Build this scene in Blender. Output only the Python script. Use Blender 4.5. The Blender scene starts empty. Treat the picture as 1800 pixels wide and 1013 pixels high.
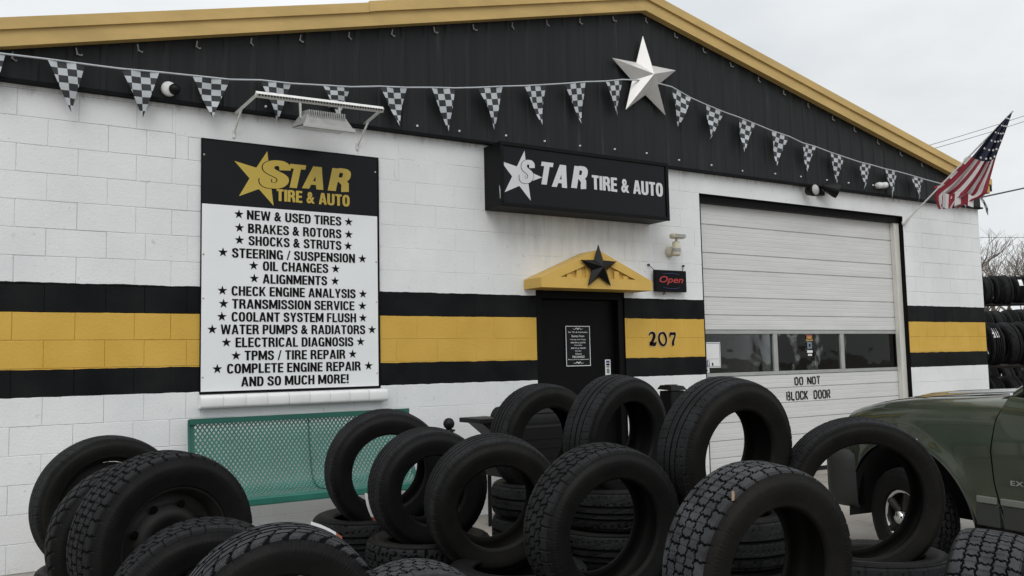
import bpy, math, random
import numpy as np
from mathutils import Vector, Matrix

random.seed(7)
rng = np.random.default_rng(7)
SC = bpy.context.scene
COL = SC.collection

# ------------------------------------------------------------------ camera
cam_d = bpy.data.cameras.new('camera')
cam = bpy.data.objects.new('camera', cam_d)
COL.objects.link(cam)
R_ = Vector((0.84285977, -0.53770949, -0.02135207))
U_ = Vector((-0.02669252, -0.08140385, 0.9963237))
F_ = Vector((0.53747085, 0.83919123, 0.08296485))
cam.matrix_world = Matrix(((R_.x, U_.x, -F_.x, -0.43896), (R_.y, U_.y, -F_.y, -7.26481),
                           (R_.z, U_.z, -F_.z, 1.39319), (0, 0, 0, 1)))
cam_d.sensor_width = 36.0
cam_d.lens = 31.567
cam_d.clip_start = 0.05
cam_d.clip_end = 2000
SC.camera = cam

# ------------------------------------------------------------------ world
W = bpy.data.worlds.new('World')
SC.world = W
W.use_nodes = True
nt = W.node_tree
nt.nodes.clear()
out = nt.nodes.new('ShaderNodeOutputWorld')
bg = nt.nodes.new('ShaderNodeBackground')
sky = nt.nodes.new('ShaderNodeTexSky')
sky.sky_type = 'NISHITA'
sky.sun_disc = False
sky.sun_elevation = math.radians(48)
sky.sun_rotation = math.radians(205)
tc = nt.nodes.new('ShaderNodeTexCoord')
noi = nt.nodes.new('ShaderNodeTexNoise')
noi.inputs['Scale'].default_value = 2.2
noi.inputs['Detail'].default_value = 5
noi.inputs['Roughness'].default_value = 0.55
mp = nt.nodes.new('ShaderNodeMapping')
mp.inputs['Scale'].default_value = (1, 1, 2.6)
ramp = nt.nodes.new('ShaderNodeValToRGB')
ramp.color_ramp.elements[0].position = 0.32
ramp.color_ramp.elements[0].color = (7.05, 7.38, 7.62, 1)
ramp.color_ramp.elements[1].position = 0.68
ramp.color_ramp.elements[1].color = (9.45, 9.55, 9.5, 1)
sep = nt.nodes.new('ShaderNodeSeparateXYZ')
zr = nt.nodes.new('ShaderNodeMapRange')        # an overcast sky is brighter overhead
zr.inputs['From Min'].default_value = 0.30
zr.inputs['From Max'].default_value = 1.0
zr.inputs['To Min'].default_value = 1.0
zr.inputs['To Max'].default_value = 1.6
mulv = nt.nodes.new('ShaderNodeVectorMath')
mulv.operation = 'SCALE'
mix = nt.nodes.new('ShaderNodeMix')
mix.data_type = 'RGBA'
mix.inputs[0].default_value = 0.95
L = nt.links.new
L(tc.outputs['Generated'], mp.inputs[0]); L(mp.outputs[0], noi.inputs['Vector'])
L(noi.outputs['Fac'], ramp.inputs[0])
L(tc.outputs['Generated'], sep.inputs[0]); L(sep.outputs['Z'], zr.inputs['Value'])
L(ramp.outputs[0], mulv.inputs[0]); L(zr.outputs[0], mulv.inputs['Scale'])
L(sky.outputs[0], mix.inputs[6]); L(mulv.outputs[0], mix.inputs[7])
L(mix.outputs[2], bg.inputs['Color'])
bg.inputs['Strength'].default_value = 0.1
L(bg.outputs[0], out.inputs[0])

# ------------------------------------------------------------------ sun (veiled by cloud: very soft)
sd = bpy.data.lights.new('sun', 'SUN')
sun = bpy.data.objects.new('sun', sd)
COL.objects.link(sun)
sd.energy = 0.9
sd.angle = math.radians(35)
sd.color = (1.0, 0.97, 0.93)
_sv = Vector((-0.42, -0.62, 0.75)).normalized()     # towards the sun
sun.rotation_euler = _sv.to_track_quat('Z', 'Y').to_euler()
sun.location = (-10, -20, 30)

SC.view_settings.view_transform = 'Standard'
SC.view_settings.look = 'None'
SC.view_settings.exposure = 0.05
SC.view_settings.gamma = 1.0


# ================================================================== materials
def s2l(c):
    c = c / 255.0
    return c / 12.92 if c <= 0.04045 else ((c + 0.055) / 1.055) ** 2.4


def new_mat(name):
    m = bpy.data.materials.new(name)
    m.use_nodes = True
    return m, m.node_tree, m.node_tree.nodes['Principled BSDF']


def mat(name, col, rough=0.6, metal=0.0, var=0.0, vscale=6.0, bump=0.0, bscale=40.0, spec=0.5,
        col2=None, coat=0.0, stretch=(1, 1, 1)):
    """Principled with noise driven colour change and fine bump (object space)."""
    m, t, p = new_mat(name)
    p.inputs['Roughness'].default_value = rough
    p.inputs['Metallic'].default_value = metal
    p.inputs['Specular IOR Level'].default_value = spec
    p.inputs['Coat Weight'].default_value = coat
    p.inputs['Coat Roughness'].default_value = 0.06
    c1 = tuple(col) + (1,)
    if var > 0 or col2:
        co = t.nodes.new('ShaderNodeTexCoord')
        ma = t.nodes.new('ShaderNodeMapping')
        ma.inputs['Scale'].default_value = stretch
        n = t.nodes.new('ShaderNodeTexNoise')
        n.inputs['Scale'].default_value = vscale
        n.inputs['Detail'].default_value = 6
        n.inputs['Roughness'].default_value = 0.62
        r = t.nodes.new('ShaderNodeValToRGB')
        r.color_ramp.elements[0].position = 0.33
        r.color_ramp.elements[1].position = 0.70
        if col2:
            a, b = c1, tuple(col2) + (1,)
        else:
            a = tuple(x * (1 - var) for x in col) + (1,)
            b = tuple(min(1, x * (1 + var)) for x in col) + (1,)
        r.color_ramp.elements[0].color = a
        r.color_ramp.elements[1].color = b
        t.links.new(co.outputs['Object'], ma.inputs[0])
        t.links.new(ma.outputs[0], n.inputs['Vector'])
        t.links.new(n.outputs['Fac'], r.inputs[0])
        t.links.new(r.outputs[0], p.inputs['Base Color'])
    else:
        p.inputs['Base Color'].default_value = c1
    if bump > 0:
        co2 = t.nodes.new('ShaderNodeTexCoord')
        n2 = t.nodes.new('ShaderNodeTexNoise')
        n2.inputs['Scale'].default_value = bscale
        n2.inputs['Detail'].default_value = 4
        b = t.nodes.new('ShaderNodeBump')
        b.inputs['Strength'].default_value = bump
        b.inputs['Distance'].default_value = 0.01
        t.links.new(co2.outputs['Object'], n2.inputs['Vector'])
        t.links.new(n2.outputs['Fac'], b.inputs['Height'])
        t.links.new(b.outputs[0], p.inputs['Normal'])
    return m


YEL = (0.60, 0.385, 0.085)
BLK = (0.0052, 0.0060, 0.0068)
M = {}
M['signblack2'] = mat('sign_box_black', (0.0042, 0.0044, 0.0048), 0.5, var=0.2, vscale=3, spec=0.12)
M['black'] = mat('black_paint', BLK, 0.6, spec=0.08, var=0.25, vscale=5, bump=0.15, bscale=60)
M['yellow'] = mat('yellow_paint', YEL, 0.55, var=0.07, vscale=3, bump=0.1, bscale=50)
M['fascia'] = mat('yellow_trim_paint', (0.52, 0.355, 0.125), 0.6, var=0.12, vscale=2.2, bump=0.1, bscale=30, stretch=(1, 1, 3))
M['white'] = mat('white_paint', (0.78, 0.79, 0.79), 0.5, var=0.05, vscale=4)
M['signwhite'] = mat('sign_white', (0.79, 0.81, 0.82), 0.32, var=0.03, vscale=2)
M['signblack'] = mat('sign_black', (0.0065, 0.0072, 0.0092), 0.25, var=0.1, vscale=2, spec=0.16)
M['signyellow'] = mat('sign_gold_vinyl', (0.50, 0.36, 0.05), 0.35, var=0.05, vscale=3)
M['ink'] = mat('black_vinyl', (0.004, 0.004, 0.0045), 0.5, spec=0.1)
M['lettergrey'] = mat('pale_vinyl', (0.60, 0.61, 0.62), 0.4, var=0.05, vscale=5)
M['steel'] = mat('galvanised_metal', (0.45, 0.46, 0.46), 0.45, 0.7, var=0.2, vscale=12)
M['lampwhite'] = mat('white_enamel', (0.68, 0.68, 0.66), 0.4, var=0.12, vscale=14)
M['lampgrey'] = mat('grey_cast_metal', (0.34, 0.34, 0.33), 0.5, 0.2, var=0.15, vscale=14)
M['lens'] = mat('frosted_lens', (0.42, 0.42, 0.41), 0.25)
M['starsilver'] = mat('brushed_star_metal', (0.68, 0.67, 0.655), 0.42, 0.25, var=0.06, vscale=5, bump=0.05, bscale=25)
M['starblack'] = mat('black_star_metal', (0.005, 0.005, 0.0054), 0.42, 0.0, var=0.2, vscale=9, spec=0.2)
M['cream'] = mat('cream_plastic', (0.60, 0.56, 0.44), 0.45, var=0.08, vscale=20)
M['darkplastic'] = mat('dark_plastic', (0.006, 0.006, 0.0064), 0.45, spec=0.18)
M['rubber'] = mat('tyre_sidewall_rubber', (0.0040, 0.0040, 0.0043), 0.58, col2=(0.0115, 0.0110, 0.0105), vscale=3.2, bump=0.12, bscale=60, spec=0.13)
M['rubberdust'] = mat('dusty_tyre_sidewall', (0.0050, 0.0048, 0.0046), 0.62, col2=(0.0150, 0.0140, 0.0130), vscale=3.0, bump=0.15, bscale=50, spec=0.12)
M['tread'] = mat('tyre_tread_rubber', (0.0090, 0.0094, 0.0098), 0.75, col2=(0.021, 0.0215, 0.023), vscale=8, bump=0.25, bscale=120, spec=0.12)
M['treadlight'] = mat('dusty_tread_rubber', (0.020, 0.021, 0.0225), 0.72, col2=(0.062, 0.065, 0.070), vscale=9, bump=0.25, bscale=120, spec=0.15)
M['treadgap'] = mat('tyre_groove_rubber', (0.0048, 0.0048, 0.0052), 0.9, spec=0.05)
M['rimsteel'] = mat('dark_rusty_rim', (0.007, 0.0068, 0.0066), 0.6, 0.2, col2=(0.017, 0.0145, 0.0125), vscale=14, bump=0.1)
M['teal'] = mat('teal_plastic_coating', (0.020, 0.142, 0.108), 0.42, var=0.12, vscale=6)
M['tealdark'] = mat('teal_frame_paint', (0.014, 0.10, 0.076), 0.45, var=0.1, vscale=6)
M['paper'] = mat('paper_white', (0.74, 0.74, 0.74), 0.6, var=0.05, vscale=30)
M['redprint'] = mat('red_print', (0.34, 0.10, 0.065), 0.6)
M['blueprint'] = mat('blue_print', (0.03, 0.045, 0.17), 0.55)
M['greyprint'] = mat('grey_print', (0.16, 0.2, 0.23), 0.55)
M['goldprint'] = mat('gold_print', (0.45, 0.27, 0.06), 0.55)
M['tanprint'] = mat('tan_label', (0.36, 0.25, 0.17), 0.6)
M['number'] = mat('dark_brown_numeral', (0.014, 0.005, 0.004), 0.6, spec=0.08)
M['halo'] = mat('numeral_cream_edge', (0.55, 0.43, 0.24), 0.5)
M['ledred'] = mat('unlit_red_tubes', (0.42, 0.025, 0.028), 0.35)
M['flagred'] = mat('flag_red_cloth', (0.26, 0.020, 0.038), 0.8, var=0.15, vscale=9)
M['flagwhite'] = mat('flag_white_cloth', (0.62, 0.60, 0.60), 0.8, var=0.06, vscale=9)
M['flagblue'] = mat('flag_navy_cloth', (0.012, 0.016, 0.038), 0.8, var=0.15, vscale=9)
M['pendark'] = mat('pennant_black_print', (0.014, 0.016, 0.019), 0.55, var=0.15, vscale=8)
M['penlight'] = mat('pennant_white_vinyl', (0.46, 0.49, 0.52), 0.5, var=0.1, vscale=8)
M['cable'] = mat('cable_black', (0.02, 0.02, 0.022), 0.6)
M['wire'] = mat('far_wire_grey', (0.12, 0.12, 0.13), 0.7)
M['bark'] = mat('grey_bark', (0.15, 0.125, 0.105), 0.9, var=0.3, vscale=8, bump=0.4, bscale=15)
M['trim'] = mat('white_door_trim', (0.62, 0.61, 0.56), 0.5, var=0.08, vscale=6, stretch=(3, 3, .6))
M['doorframe'] = mat('black_door_paint', (0.0036, 0.0036, 0.0040), 0.5, var=0.2, vscale=4, spec=0.10)
M['mullion'] = mat('window_frame_grey', (0.33, 0.34, 0.33), 0.5, var=0.1, vscale=8)
M['rackmetal'] = mat('rack_dark_metal', (0.03, 0.028, 0.026), 0.6, var=0.4, vscale=8)
M['roofmetal'] = mat('roof_metal', (0.32, 0.31, 0.29), 0.5, 0.3, var=0.1)
M['chrome'] = mat('chrome', (0.72, 0.73, 0.74), 0.12, 1.0)
M['alloy'] = mat('alloy_wheel', (0.035, 0.035, 0.037), 0.4, 0.5, var=0.2, vscale=8)
M['trimgrey'] = mat('grey_cladding_plastic', (0.030, 0.033, 0.031), 0.5, var=0.1)
M['sidemould'] = mat('pale_side_moulding', (0.145, 0.155, 0.135), 0.4, var=0.06)
M['underbody'] = mat('dark_underbody', (0.005, 0.005, 0.005), 0.9)
M['wood'] = mat('weathered_wood', (0.34, 0.22, 0.12), 0.8, var=0.2, vscale=12)


def m_wall():
    """Painted block wall: white with a black / yellow / black band at fixed courses, hand cut edges, grime."""
    m, t, p = new_mat('painted_block')
    N = t.nodes.new
    co = N('ShaderNodeTexCoord')
    sp = N('ShaderNodeSeparateXYZ')
    t.links.new(co.outputs['Object'], sp.inputs[0])
    jn = N('ShaderNodeTexNoise'); jn.inputs['Scale'].default_value = 9; jn.inputs['Detail'].default_value = 3
    t.links.new(co.outputs['Object'], jn.inputs['Vector'])
    jm = N('ShaderNodeMath'); jm.operation = 'MULTIPLY_ADD'
    jm.inputs[1].default_value = 0.018
    t.links.new(jn.outputs['Fac'], jm.inputs[0])
    t.links.new(sp.outputs['Z'], jm.inputs[2])
    zz = jm.outputs[0]                                    # z + jitter (mean +0.011)

    def gt(th):
        g = N('ShaderNodeMath'); g.operation = 'GREATER_THAN'
        g.inputs[1].default_value = th + 0.009
        t.links.new(zz, g.inputs[0])
        return g.outputs[0]

    def band(a, b):
        s = N('ShaderNodeMath'); s.operation = 'SUBTRACT'
        t.links.new(gt(a), s.inputs[0]); t.links.new(gt(b), s.inputs[1])
        return s.outputs[0]
    # white with patchy tone
    n1 = N('ShaderNodeTexNoise'); n1.inputs['Scale'].default_value = 1.3; n1.inputs['Detail'].default_value = 7
    n1.inputs['Roughness'].default_value = 0.65
    t.links.new(co.outputs['Object'], n1.inputs['Vector'])
    r1 = N('ShaderNodeValToRGB')
    r1.color_ramp.elements[0].position = 0.3; r1.color_ramp.elements[0].color = (0.69, 0.71, 0.72, 1)
    r1.color_ramp.elements[1].position = 0.7; r1.color_ramp.elements[1].color = (0.80, 0.805, 0.81, 1)
    t.links.new(n1.outputs['Fac'], r1.inputs[0])
    # small chips and specks
    vs = N('ShaderNodeTexNoise'); vs.inputs['Scale'].default_value = 17; vs.inputs['Detail'].default_value = 5
    t.links.new(co.outputs['Object'], vs.inputs['Vector'])
    rs = N('ShaderNodeValToRGB')
    rs.color_ramp.elements[0].position = 0.655; rs.color_ramp.elements[0].color = (0, 0, 0, 1)
    rs.color_ramp.elements[1].position = 0.73; rs.color_ramp.elements[1].color = (1, 1, 1, 1)
    t.links.new(vs.outputs['Fac'], rs.inputs[0])
    mx0 = N('ShaderNodeMix'); mx0.data_type = 'RGBA'
    sc0 = N('ShaderNodeMath'); sc0.operation = 'MULTIPLY'; sc0.inputs[1].default_value = 0.45
    t.links.new(rs.outputs[0], sc0.inputs[0])
    t.links.new(sc0.outputs[0], mx0.inputs[0])
    t.links.new(r1.outputs[0], mx0.inputs[6]); mx0.inputs[7].default_value = (0.40, 0.40, 0.39, 1)
    # dirt washed down from the drip edge of the metal gable, in runs
    mpd = N('ShaderNodeMapping'); mpd.inputs['Scale'].default_value = (5.5, 1, 0.9)
    t.links.new(co.outputs['Object'], mpd.inputs[0])
    nd = N('ShaderNodeTexNoise'); nd.inputs['Scale'].default_value = 1.6; nd.inputs['Detail'].default_value = 8
    nd.inputs['Roughness'].default_value = 0.7
    t.links.new(mpd.outputs[0], nd.inputs['Vector'])
    zt = N('ShaderNodeMapRange'); zt.inputs['From Min'].default_value = 3.24; zt.inputs['From Max'].default_value = 3.5
    zt.inputs['To Min'].default_value = -0.60; zt.inputs['To Max'].default_value = 0.08
    zt.clamp = True
    t.links.new(sp.outputs['Z'], zt.inputs['Value'])
    ad = N('ShaderNodeMath'); ad.operation = 'ADD'
    t.links.new(nd.outputs['Fac'], ad.inputs[0]); t.links.new(zt.outputs[0], ad.inputs[1])
    rd = N('ShaderNodeValToRGB')
    rd.color_ramp.elements[0].position = 0.44; rd.color_ramp.elements[0].color = (0, 0, 0, 1)
    rd.color_ramp.elements[1].position = 0.72; rd.color_ramp.elements[1].color = (.75, .75, .75, 1)
    t.links.new(ad.outputs[0], rd.inputs[0])
    mx1 = N('ShaderNodeMix'); mx1.data_type = 'RGBA'
    t.links.new(rd.outputs[0], mx1.inputs[0]); t.links.new(mx0.outputs[2], mx1.inputs[6])
    mx1.inputs[7].default_value = (0.21, 0.19, 0.165, 1)
    # brown runs on the block under the box sign, and splash dirt along the foot of the wall
    def rng_(sock, a, b):
        q = N('ShaderNodeMapRange'); q.inputs['From Min'].default_value = a; q.inputs['From Max'].default_value = b
        t.links.new(sock, q.inputs['Value']); return q.outputs[0]

    def mul(*socks):
        o_ = socks[0]
        for k_ in socks[1:]:
            q = N('ShaderNodeMath'); q.operation = 'MULTIPLY'
            t.links.new(o_, q.inputs[0]); t.links.new(k_, q.inputs[1]); o_ = q.outputs[0]
        return o_
    stn = rng_(nd.outputs['Fac'], .42, .72)
    under = mul(rng_(sp.outputs['X'], -2.1, -1.7), rng_(sp.outputs['X'], 0.4, -0.2), rng_(sp.outputs['Z'], 2.25, 2.85), stn)
    foot = mul(rng_(sp.outputs['Z'], .55, -.05), rng_(n1.outputs['Fac'], .38, .68))
    su = N('ShaderNodeMath'); su.operation = 'ADD'; su.use_clamp = True
    t.links.new(under, su.inputs[0]); t.links.new(foot, su.inputs[1])
    sh = N('ShaderNodeMath'); sh.operation = 'MULTIPLY'; sh.inputs[1].default_value = .5
    t.links.new(su.outputs[0], sh.inputs[0])
    mx1b = N('ShaderNodeMix'); mx1b.data_type = 'RGBA'
    t.links.new(sh.outputs[0], mx1b.inputs[0]); t.links.new(mx1.outputs[2], mx1b.inputs[6])
    mx1b.inputs[7].default_value = (0.34, 0.29, 0.24, 1)
    mx1 = mx1b
    # bands
    ny = N('ShaderNodeTexNoise'); ny.inputs['Scale'].default_value = 2.5; ny.inputs['Detail'].default_value = 6
    t.links.new(co.outputs['Object'], ny.inputs['Vector'])
    ry = N('ShaderNodeValToRGB')
    ry.color_ramp.elements[0].position = 0.3; ry.color_ramp.elements[0].color = (0.57, 0.355, 0.068, 1)
    ry.color_ramp.elements[1].position = 0.7; ry.color_ramp.elements[1].color = (0.65, 0.415, 0.092, 1)
    t.links.new(ny.outputs['Fac'], ry.inputs[0])
    mx2 = N('ShaderNodeMix'); mx2.data_type = 'RGBA'
    t.links.new(band(1.219, 2.045), mx2.inputs[0]); t.links.new(mx1.outputs[2], mx2.inputs[6])
    rbk = N('ShaderNodeValToRGB')
    rbk.color_ramp.elements[0].position = 0.35; rbk.color_ramp.elements[0].color = BLK + (1,)
    rbk.color_ramp.elements[1].position = 0.8; rbk.color_ramp.elements[1].color = (0.016, 0.0165, 0.017, 1)
    t.links.new(ny.outputs['Fac'], rbk.inputs[0]); t.links.new(rbk.outputs[0], mx2.inputs[7])
    mx3 = N('ShaderNodeMix'); mx3.data_type = 'RGBA'
    t.links.new(band(1.416, 1.829), mx3.inputs[0]); t.links.new(mx2.outputs[2], mx3.inputs[6])
    t.links.new(ry.outputs[0], mx3.inputs[7])
    t.links.new(mx3.outputs[2], p.inputs['Base Color'])
    p.inputs['Roughness'].default_value = 0.58
    p.inputs['Specular IOR Level'].default_value = 0.08
    nb = N('ShaderNodeTexNoise'); nb.inputs['Scale'].default_value = 55; nb.inputs['Detail'].default_value = 5
    nb.inputs['Roughness'].default_value = 0.7
    t.links.new(co.outputs['Object'], nb.inputs['Vector'])
    b = N('ShaderNodeBump'); b.inputs['Strength'].default_value = 0.55; b.inputs['Distance'].default_value = 0.008
    t.links.new(nb.outputs['Fac'], b.inputs['Height'])
    t.links.new(b.outputs[0], p.inputs['Normal'])
    return m


def m_gable():
    m, t, p = new_mat('charcoal_ribbed_steel')
    N = t.nodes.new
    co = N('ShaderNodeTexCoord')
    mp_ = N('ShaderNodeMapping'); mp_.inputs['Scale'].default_value = (7, 1, 0.35)
    t.links.new(co.outputs['Object'], mp_.inputs[0])
    n = N('ShaderNodeTexNoise'); n.inputs['Scale'].default_value = 1.4; n.inputs['Detail'].default_value = 8
    n.inputs['Roughness'].default_value = 0.7
    t.links.new(mp_.outputs[0], n.inputs['Vector'])
    r = N('ShaderNodeValToRGB')
    r.color_ramp.elements[0].position = 0.38; r.color_ramp.elements[0].color = (0.0150, 0.0168, 0.0180, 1)
    r.color_ramp.elements[1].position = 0.78; r.color_ramp.elements[1].color = (0.062, 0.063, 0.064, 1)
    e = r.color_ramp.elements.new(0.6); e.color = (0.0215, 0.0230, 0.0240, 1)
    t.links.new(n.outputs['Fac'], r.inputs[0])
    t.links.new(r.outputs[0], p.inputs['Base Color'])
    p.inputs['Roughness'].default_value = 0.5
    p.inputs['Specular IOR Level'].default_value = 0.14
    return m


def m_glass():
    m, t, p = new_mat('dark_window_glass')
    N = t.nodes.new
    tr = N('ShaderNodeBsdfTransparent'); tr.inputs[0].default_value = (0.6, 0.62, 0.62, 1)
    gl = N('ShaderNodeBsdfGlossy'); gl.inputs['Roughness'].default_value = 0.03
    fr = N('ShaderNodeFresnel'); fr.inputs['IOR'].default_value = 1.33
    cg = N('ShaderNodeTexCoord'); ng = N('ShaderNodeTexNoise'); ng.inputs['Scale'].default_value = 2.2
    bg_ = N('ShaderNodeBump'); bg_.inputs['Strength'].default_value = 0.25; bg_.inputs['Distance'].default_value = 0.03
    t.links.new(cg.outputs['Object'], ng.inputs['Vector']); t.links.new(ng.outputs['Fac'], bg_.inputs['Height'])
    t.links.new(bg_.outputs[0], gl.inputs['Normal'])
    mxs = N('ShaderNodeMixShader')
    t.links.new(fr.outputs[0], mxs.inputs[0]); t.links.new(tr.outputs[0], mxs.inputs[1]); t.links.new(gl.outputs[0], mxs.inputs[2])
    t.links.new(mxs.outputs[0], t.nodes['Material Output'].inputs[0])
    return m


def m_ground():
    m, t, p = new_mat('worn_concrete')
    N = t.nodes.new
    co = N('ShaderNodeTexCoord')
    n = N('ShaderNodeTexNoise'); n.inputs['Scale'].default_value = 0.8; n.inputs['Detail'].default_value = 9
    n.inputs['Roughness'].default_value = 0.68
    t.links.new(co.outputs['Object'], n.inputs['Vector'])
    r = N('ShaderNodeValToRGB')
    r.color_ramp.elements[0].position = 0.32; r.color_ramp.elements[0].color = (0.17, 0.15, 0.125, 1)
    r.color_ramp.elements[1].position = 0.68; r.color_ramp.elements[1].color = (0.33, 0.295, 0.25, 1)
    t.links.new(n.outputs['Fac'], r.inputs[0])
    n2 = N('ShaderNodeTexNoise'); n2.inputs['Scale'].default_value = 60; n2.inputs['Detail'].default_value = 4
    t.links.new(co.outputs['Object'], n2.inputs['Vector'])
    mx = N('ShaderNodeMix'); mx.data_type = 'RGBA'; mx.blend_type = 'MULTIPLY'; mx.inputs[0].default_value = 0.5
    t.links.new(r.outputs[0], mx.inputs[6]); t.links.new(n2.outputs['Color'], mx.inputs[7])
    ns = N('ShaderNodeTexNoise'); ns.inputs['Scale'].default_value = 1.7; ns.inputs['Detail'].default_value = 6; ns.inputs['Roughness'].default_value = 0.75
    t.links.new(co.outputs['Object'], ns.inputs['Vector'])
    rs_ = N('ShaderNodeValToRGB'); rs_.color_ramp.elements[0].position = 0.56; rs_.color_ramp.elements[0].color = (1, 1, 1, 1)
    rs_.color_ramp.elements[1].position = 0.68; rs_.color_ramp.elements[1].color = (0.42, 0.40, 0.38, 1)
    t.links.new(ns.outputs['Fac'], rs_.inputs[0])
    vo = N('ShaderNodeTexVoronoi'); vo.feature = 'DISTANCE_TO_EDGE'; vo.inputs['Scale'].default_value = 0.33
    wv = N('ShaderNodeVectorMath'); wv.operation = 'MULTIPLY_ADD'; wv.inputs[1].default_value = (.5, .5, .5)
    t.links.new(ns.outputs['Color'], wv.inputs[0]); t.links.new(co.outputs['Object'], wv.inputs[2]); t.links.new(wv.outputs[0], vo.inputs['Vector'])
    rc = N('ShaderNodeValToRGB'); rc.color_ramp.elements[0].position = 0.0; rc.color_ramp.elements[0].color = (0.25, 0.24, 0.22, 1)
    rc.color_ramp.elements[1].position = 0.006; rc.color_ramp.elements[1].color = (1, 1, 1, 1)
    t.links.new(vo.outputs['Distance'], rc.inputs[0])
    m2_ = N('ShaderNodeMix'); m2_.data_type = 'RGBA'; m2_.blend_type = 'MULTIPLY'; m2_.inputs[0].default_value = 1
    t.links.new(mx.outputs[2], m2_.inputs[6]); t.links.new(rs_.outputs[0], m2_.inputs[7])
    m3_ = N('ShaderNodeMix'); m3_.data_type = 'RGBA'; m3_.blend_type = 'MULTIPLY'; m3_.inputs[0].default_value = 1
    t.links.new(m2_.outputs[2], m3_.inputs[6]); t.links.new(rc.outputs[0], m3_.inputs[7])
    mx = m3_
    hs = N('ShaderNodeHueSaturation'); hs.inputs['Saturation'].default_value = 0.7; hs.inputs['Value'].default_value = 1.35
    t.links.new(mx.outputs[2], hs.inputs['Color'])
    t.links.new(hs.outputs[0], p.inputs['Base Color'])
    p.inputs['Roughness'].default_value = 0.85
    b = N('ShaderNodeBump'); b.inputs['Strength'].default_value = 0.4; b.inputs['Distance'].default_value = 0.006
    t.links.new(n2.outputs['Fac'], b.inputs['Height']); t.links.new(b.outputs[0], p.inputs['Normal'])
    return m


def m_carpaint():
    m, t, p = new_mat('dusty_green_car_paint')
    N = t.nodes.new
    co = N('ShaderNodeTexCoord')
    n = N('ShaderNodeTexNoise'); n.inputs['Scale'].default_value = 3; n.inputs['Detail'].default_value = 6
    t.links.new(co.outputs['Object'], n.inputs['Vector'])
    r = N('ShaderNodeValToRGB')
    r.color_ramp.elements[0].position = 0.35; r.color_ramp.elements[0].color = (0.056, 0.070, 0.047, 1)
    r.color_ramp.elements[1].position = 0.75; r.color_ramp.elements[1].color = (0.082, 0.098, 0.068, 1)
    t.links.new(n.outputs['Fac'], r.inputs[0]); t.links.new(r.outputs[0], p.inputs['Base Color'])
    p.inputs['Metallic'].default_value = 0.65
    p.inputs['Roughness'].default_value = 0.26
    p.inputs['Coat Weight'].default_value = 0.85
    p.inputs['Coat Roughness'].default_value = 0.04
    return m


M['wall'] = m_wall()
M['gable'] = m_gable()
M['glass'] = m_glass()
M['ground'] = m_ground()
M['carpaint'] = m_carpaint()
M['panel'] = mat('roller_door_enamel', (0.61, 0.61, 0.605), 0.5, var=0.07, vscale=2.0, bump=0.05, bscale=30, stretch=(.6, 1, 5))


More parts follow.
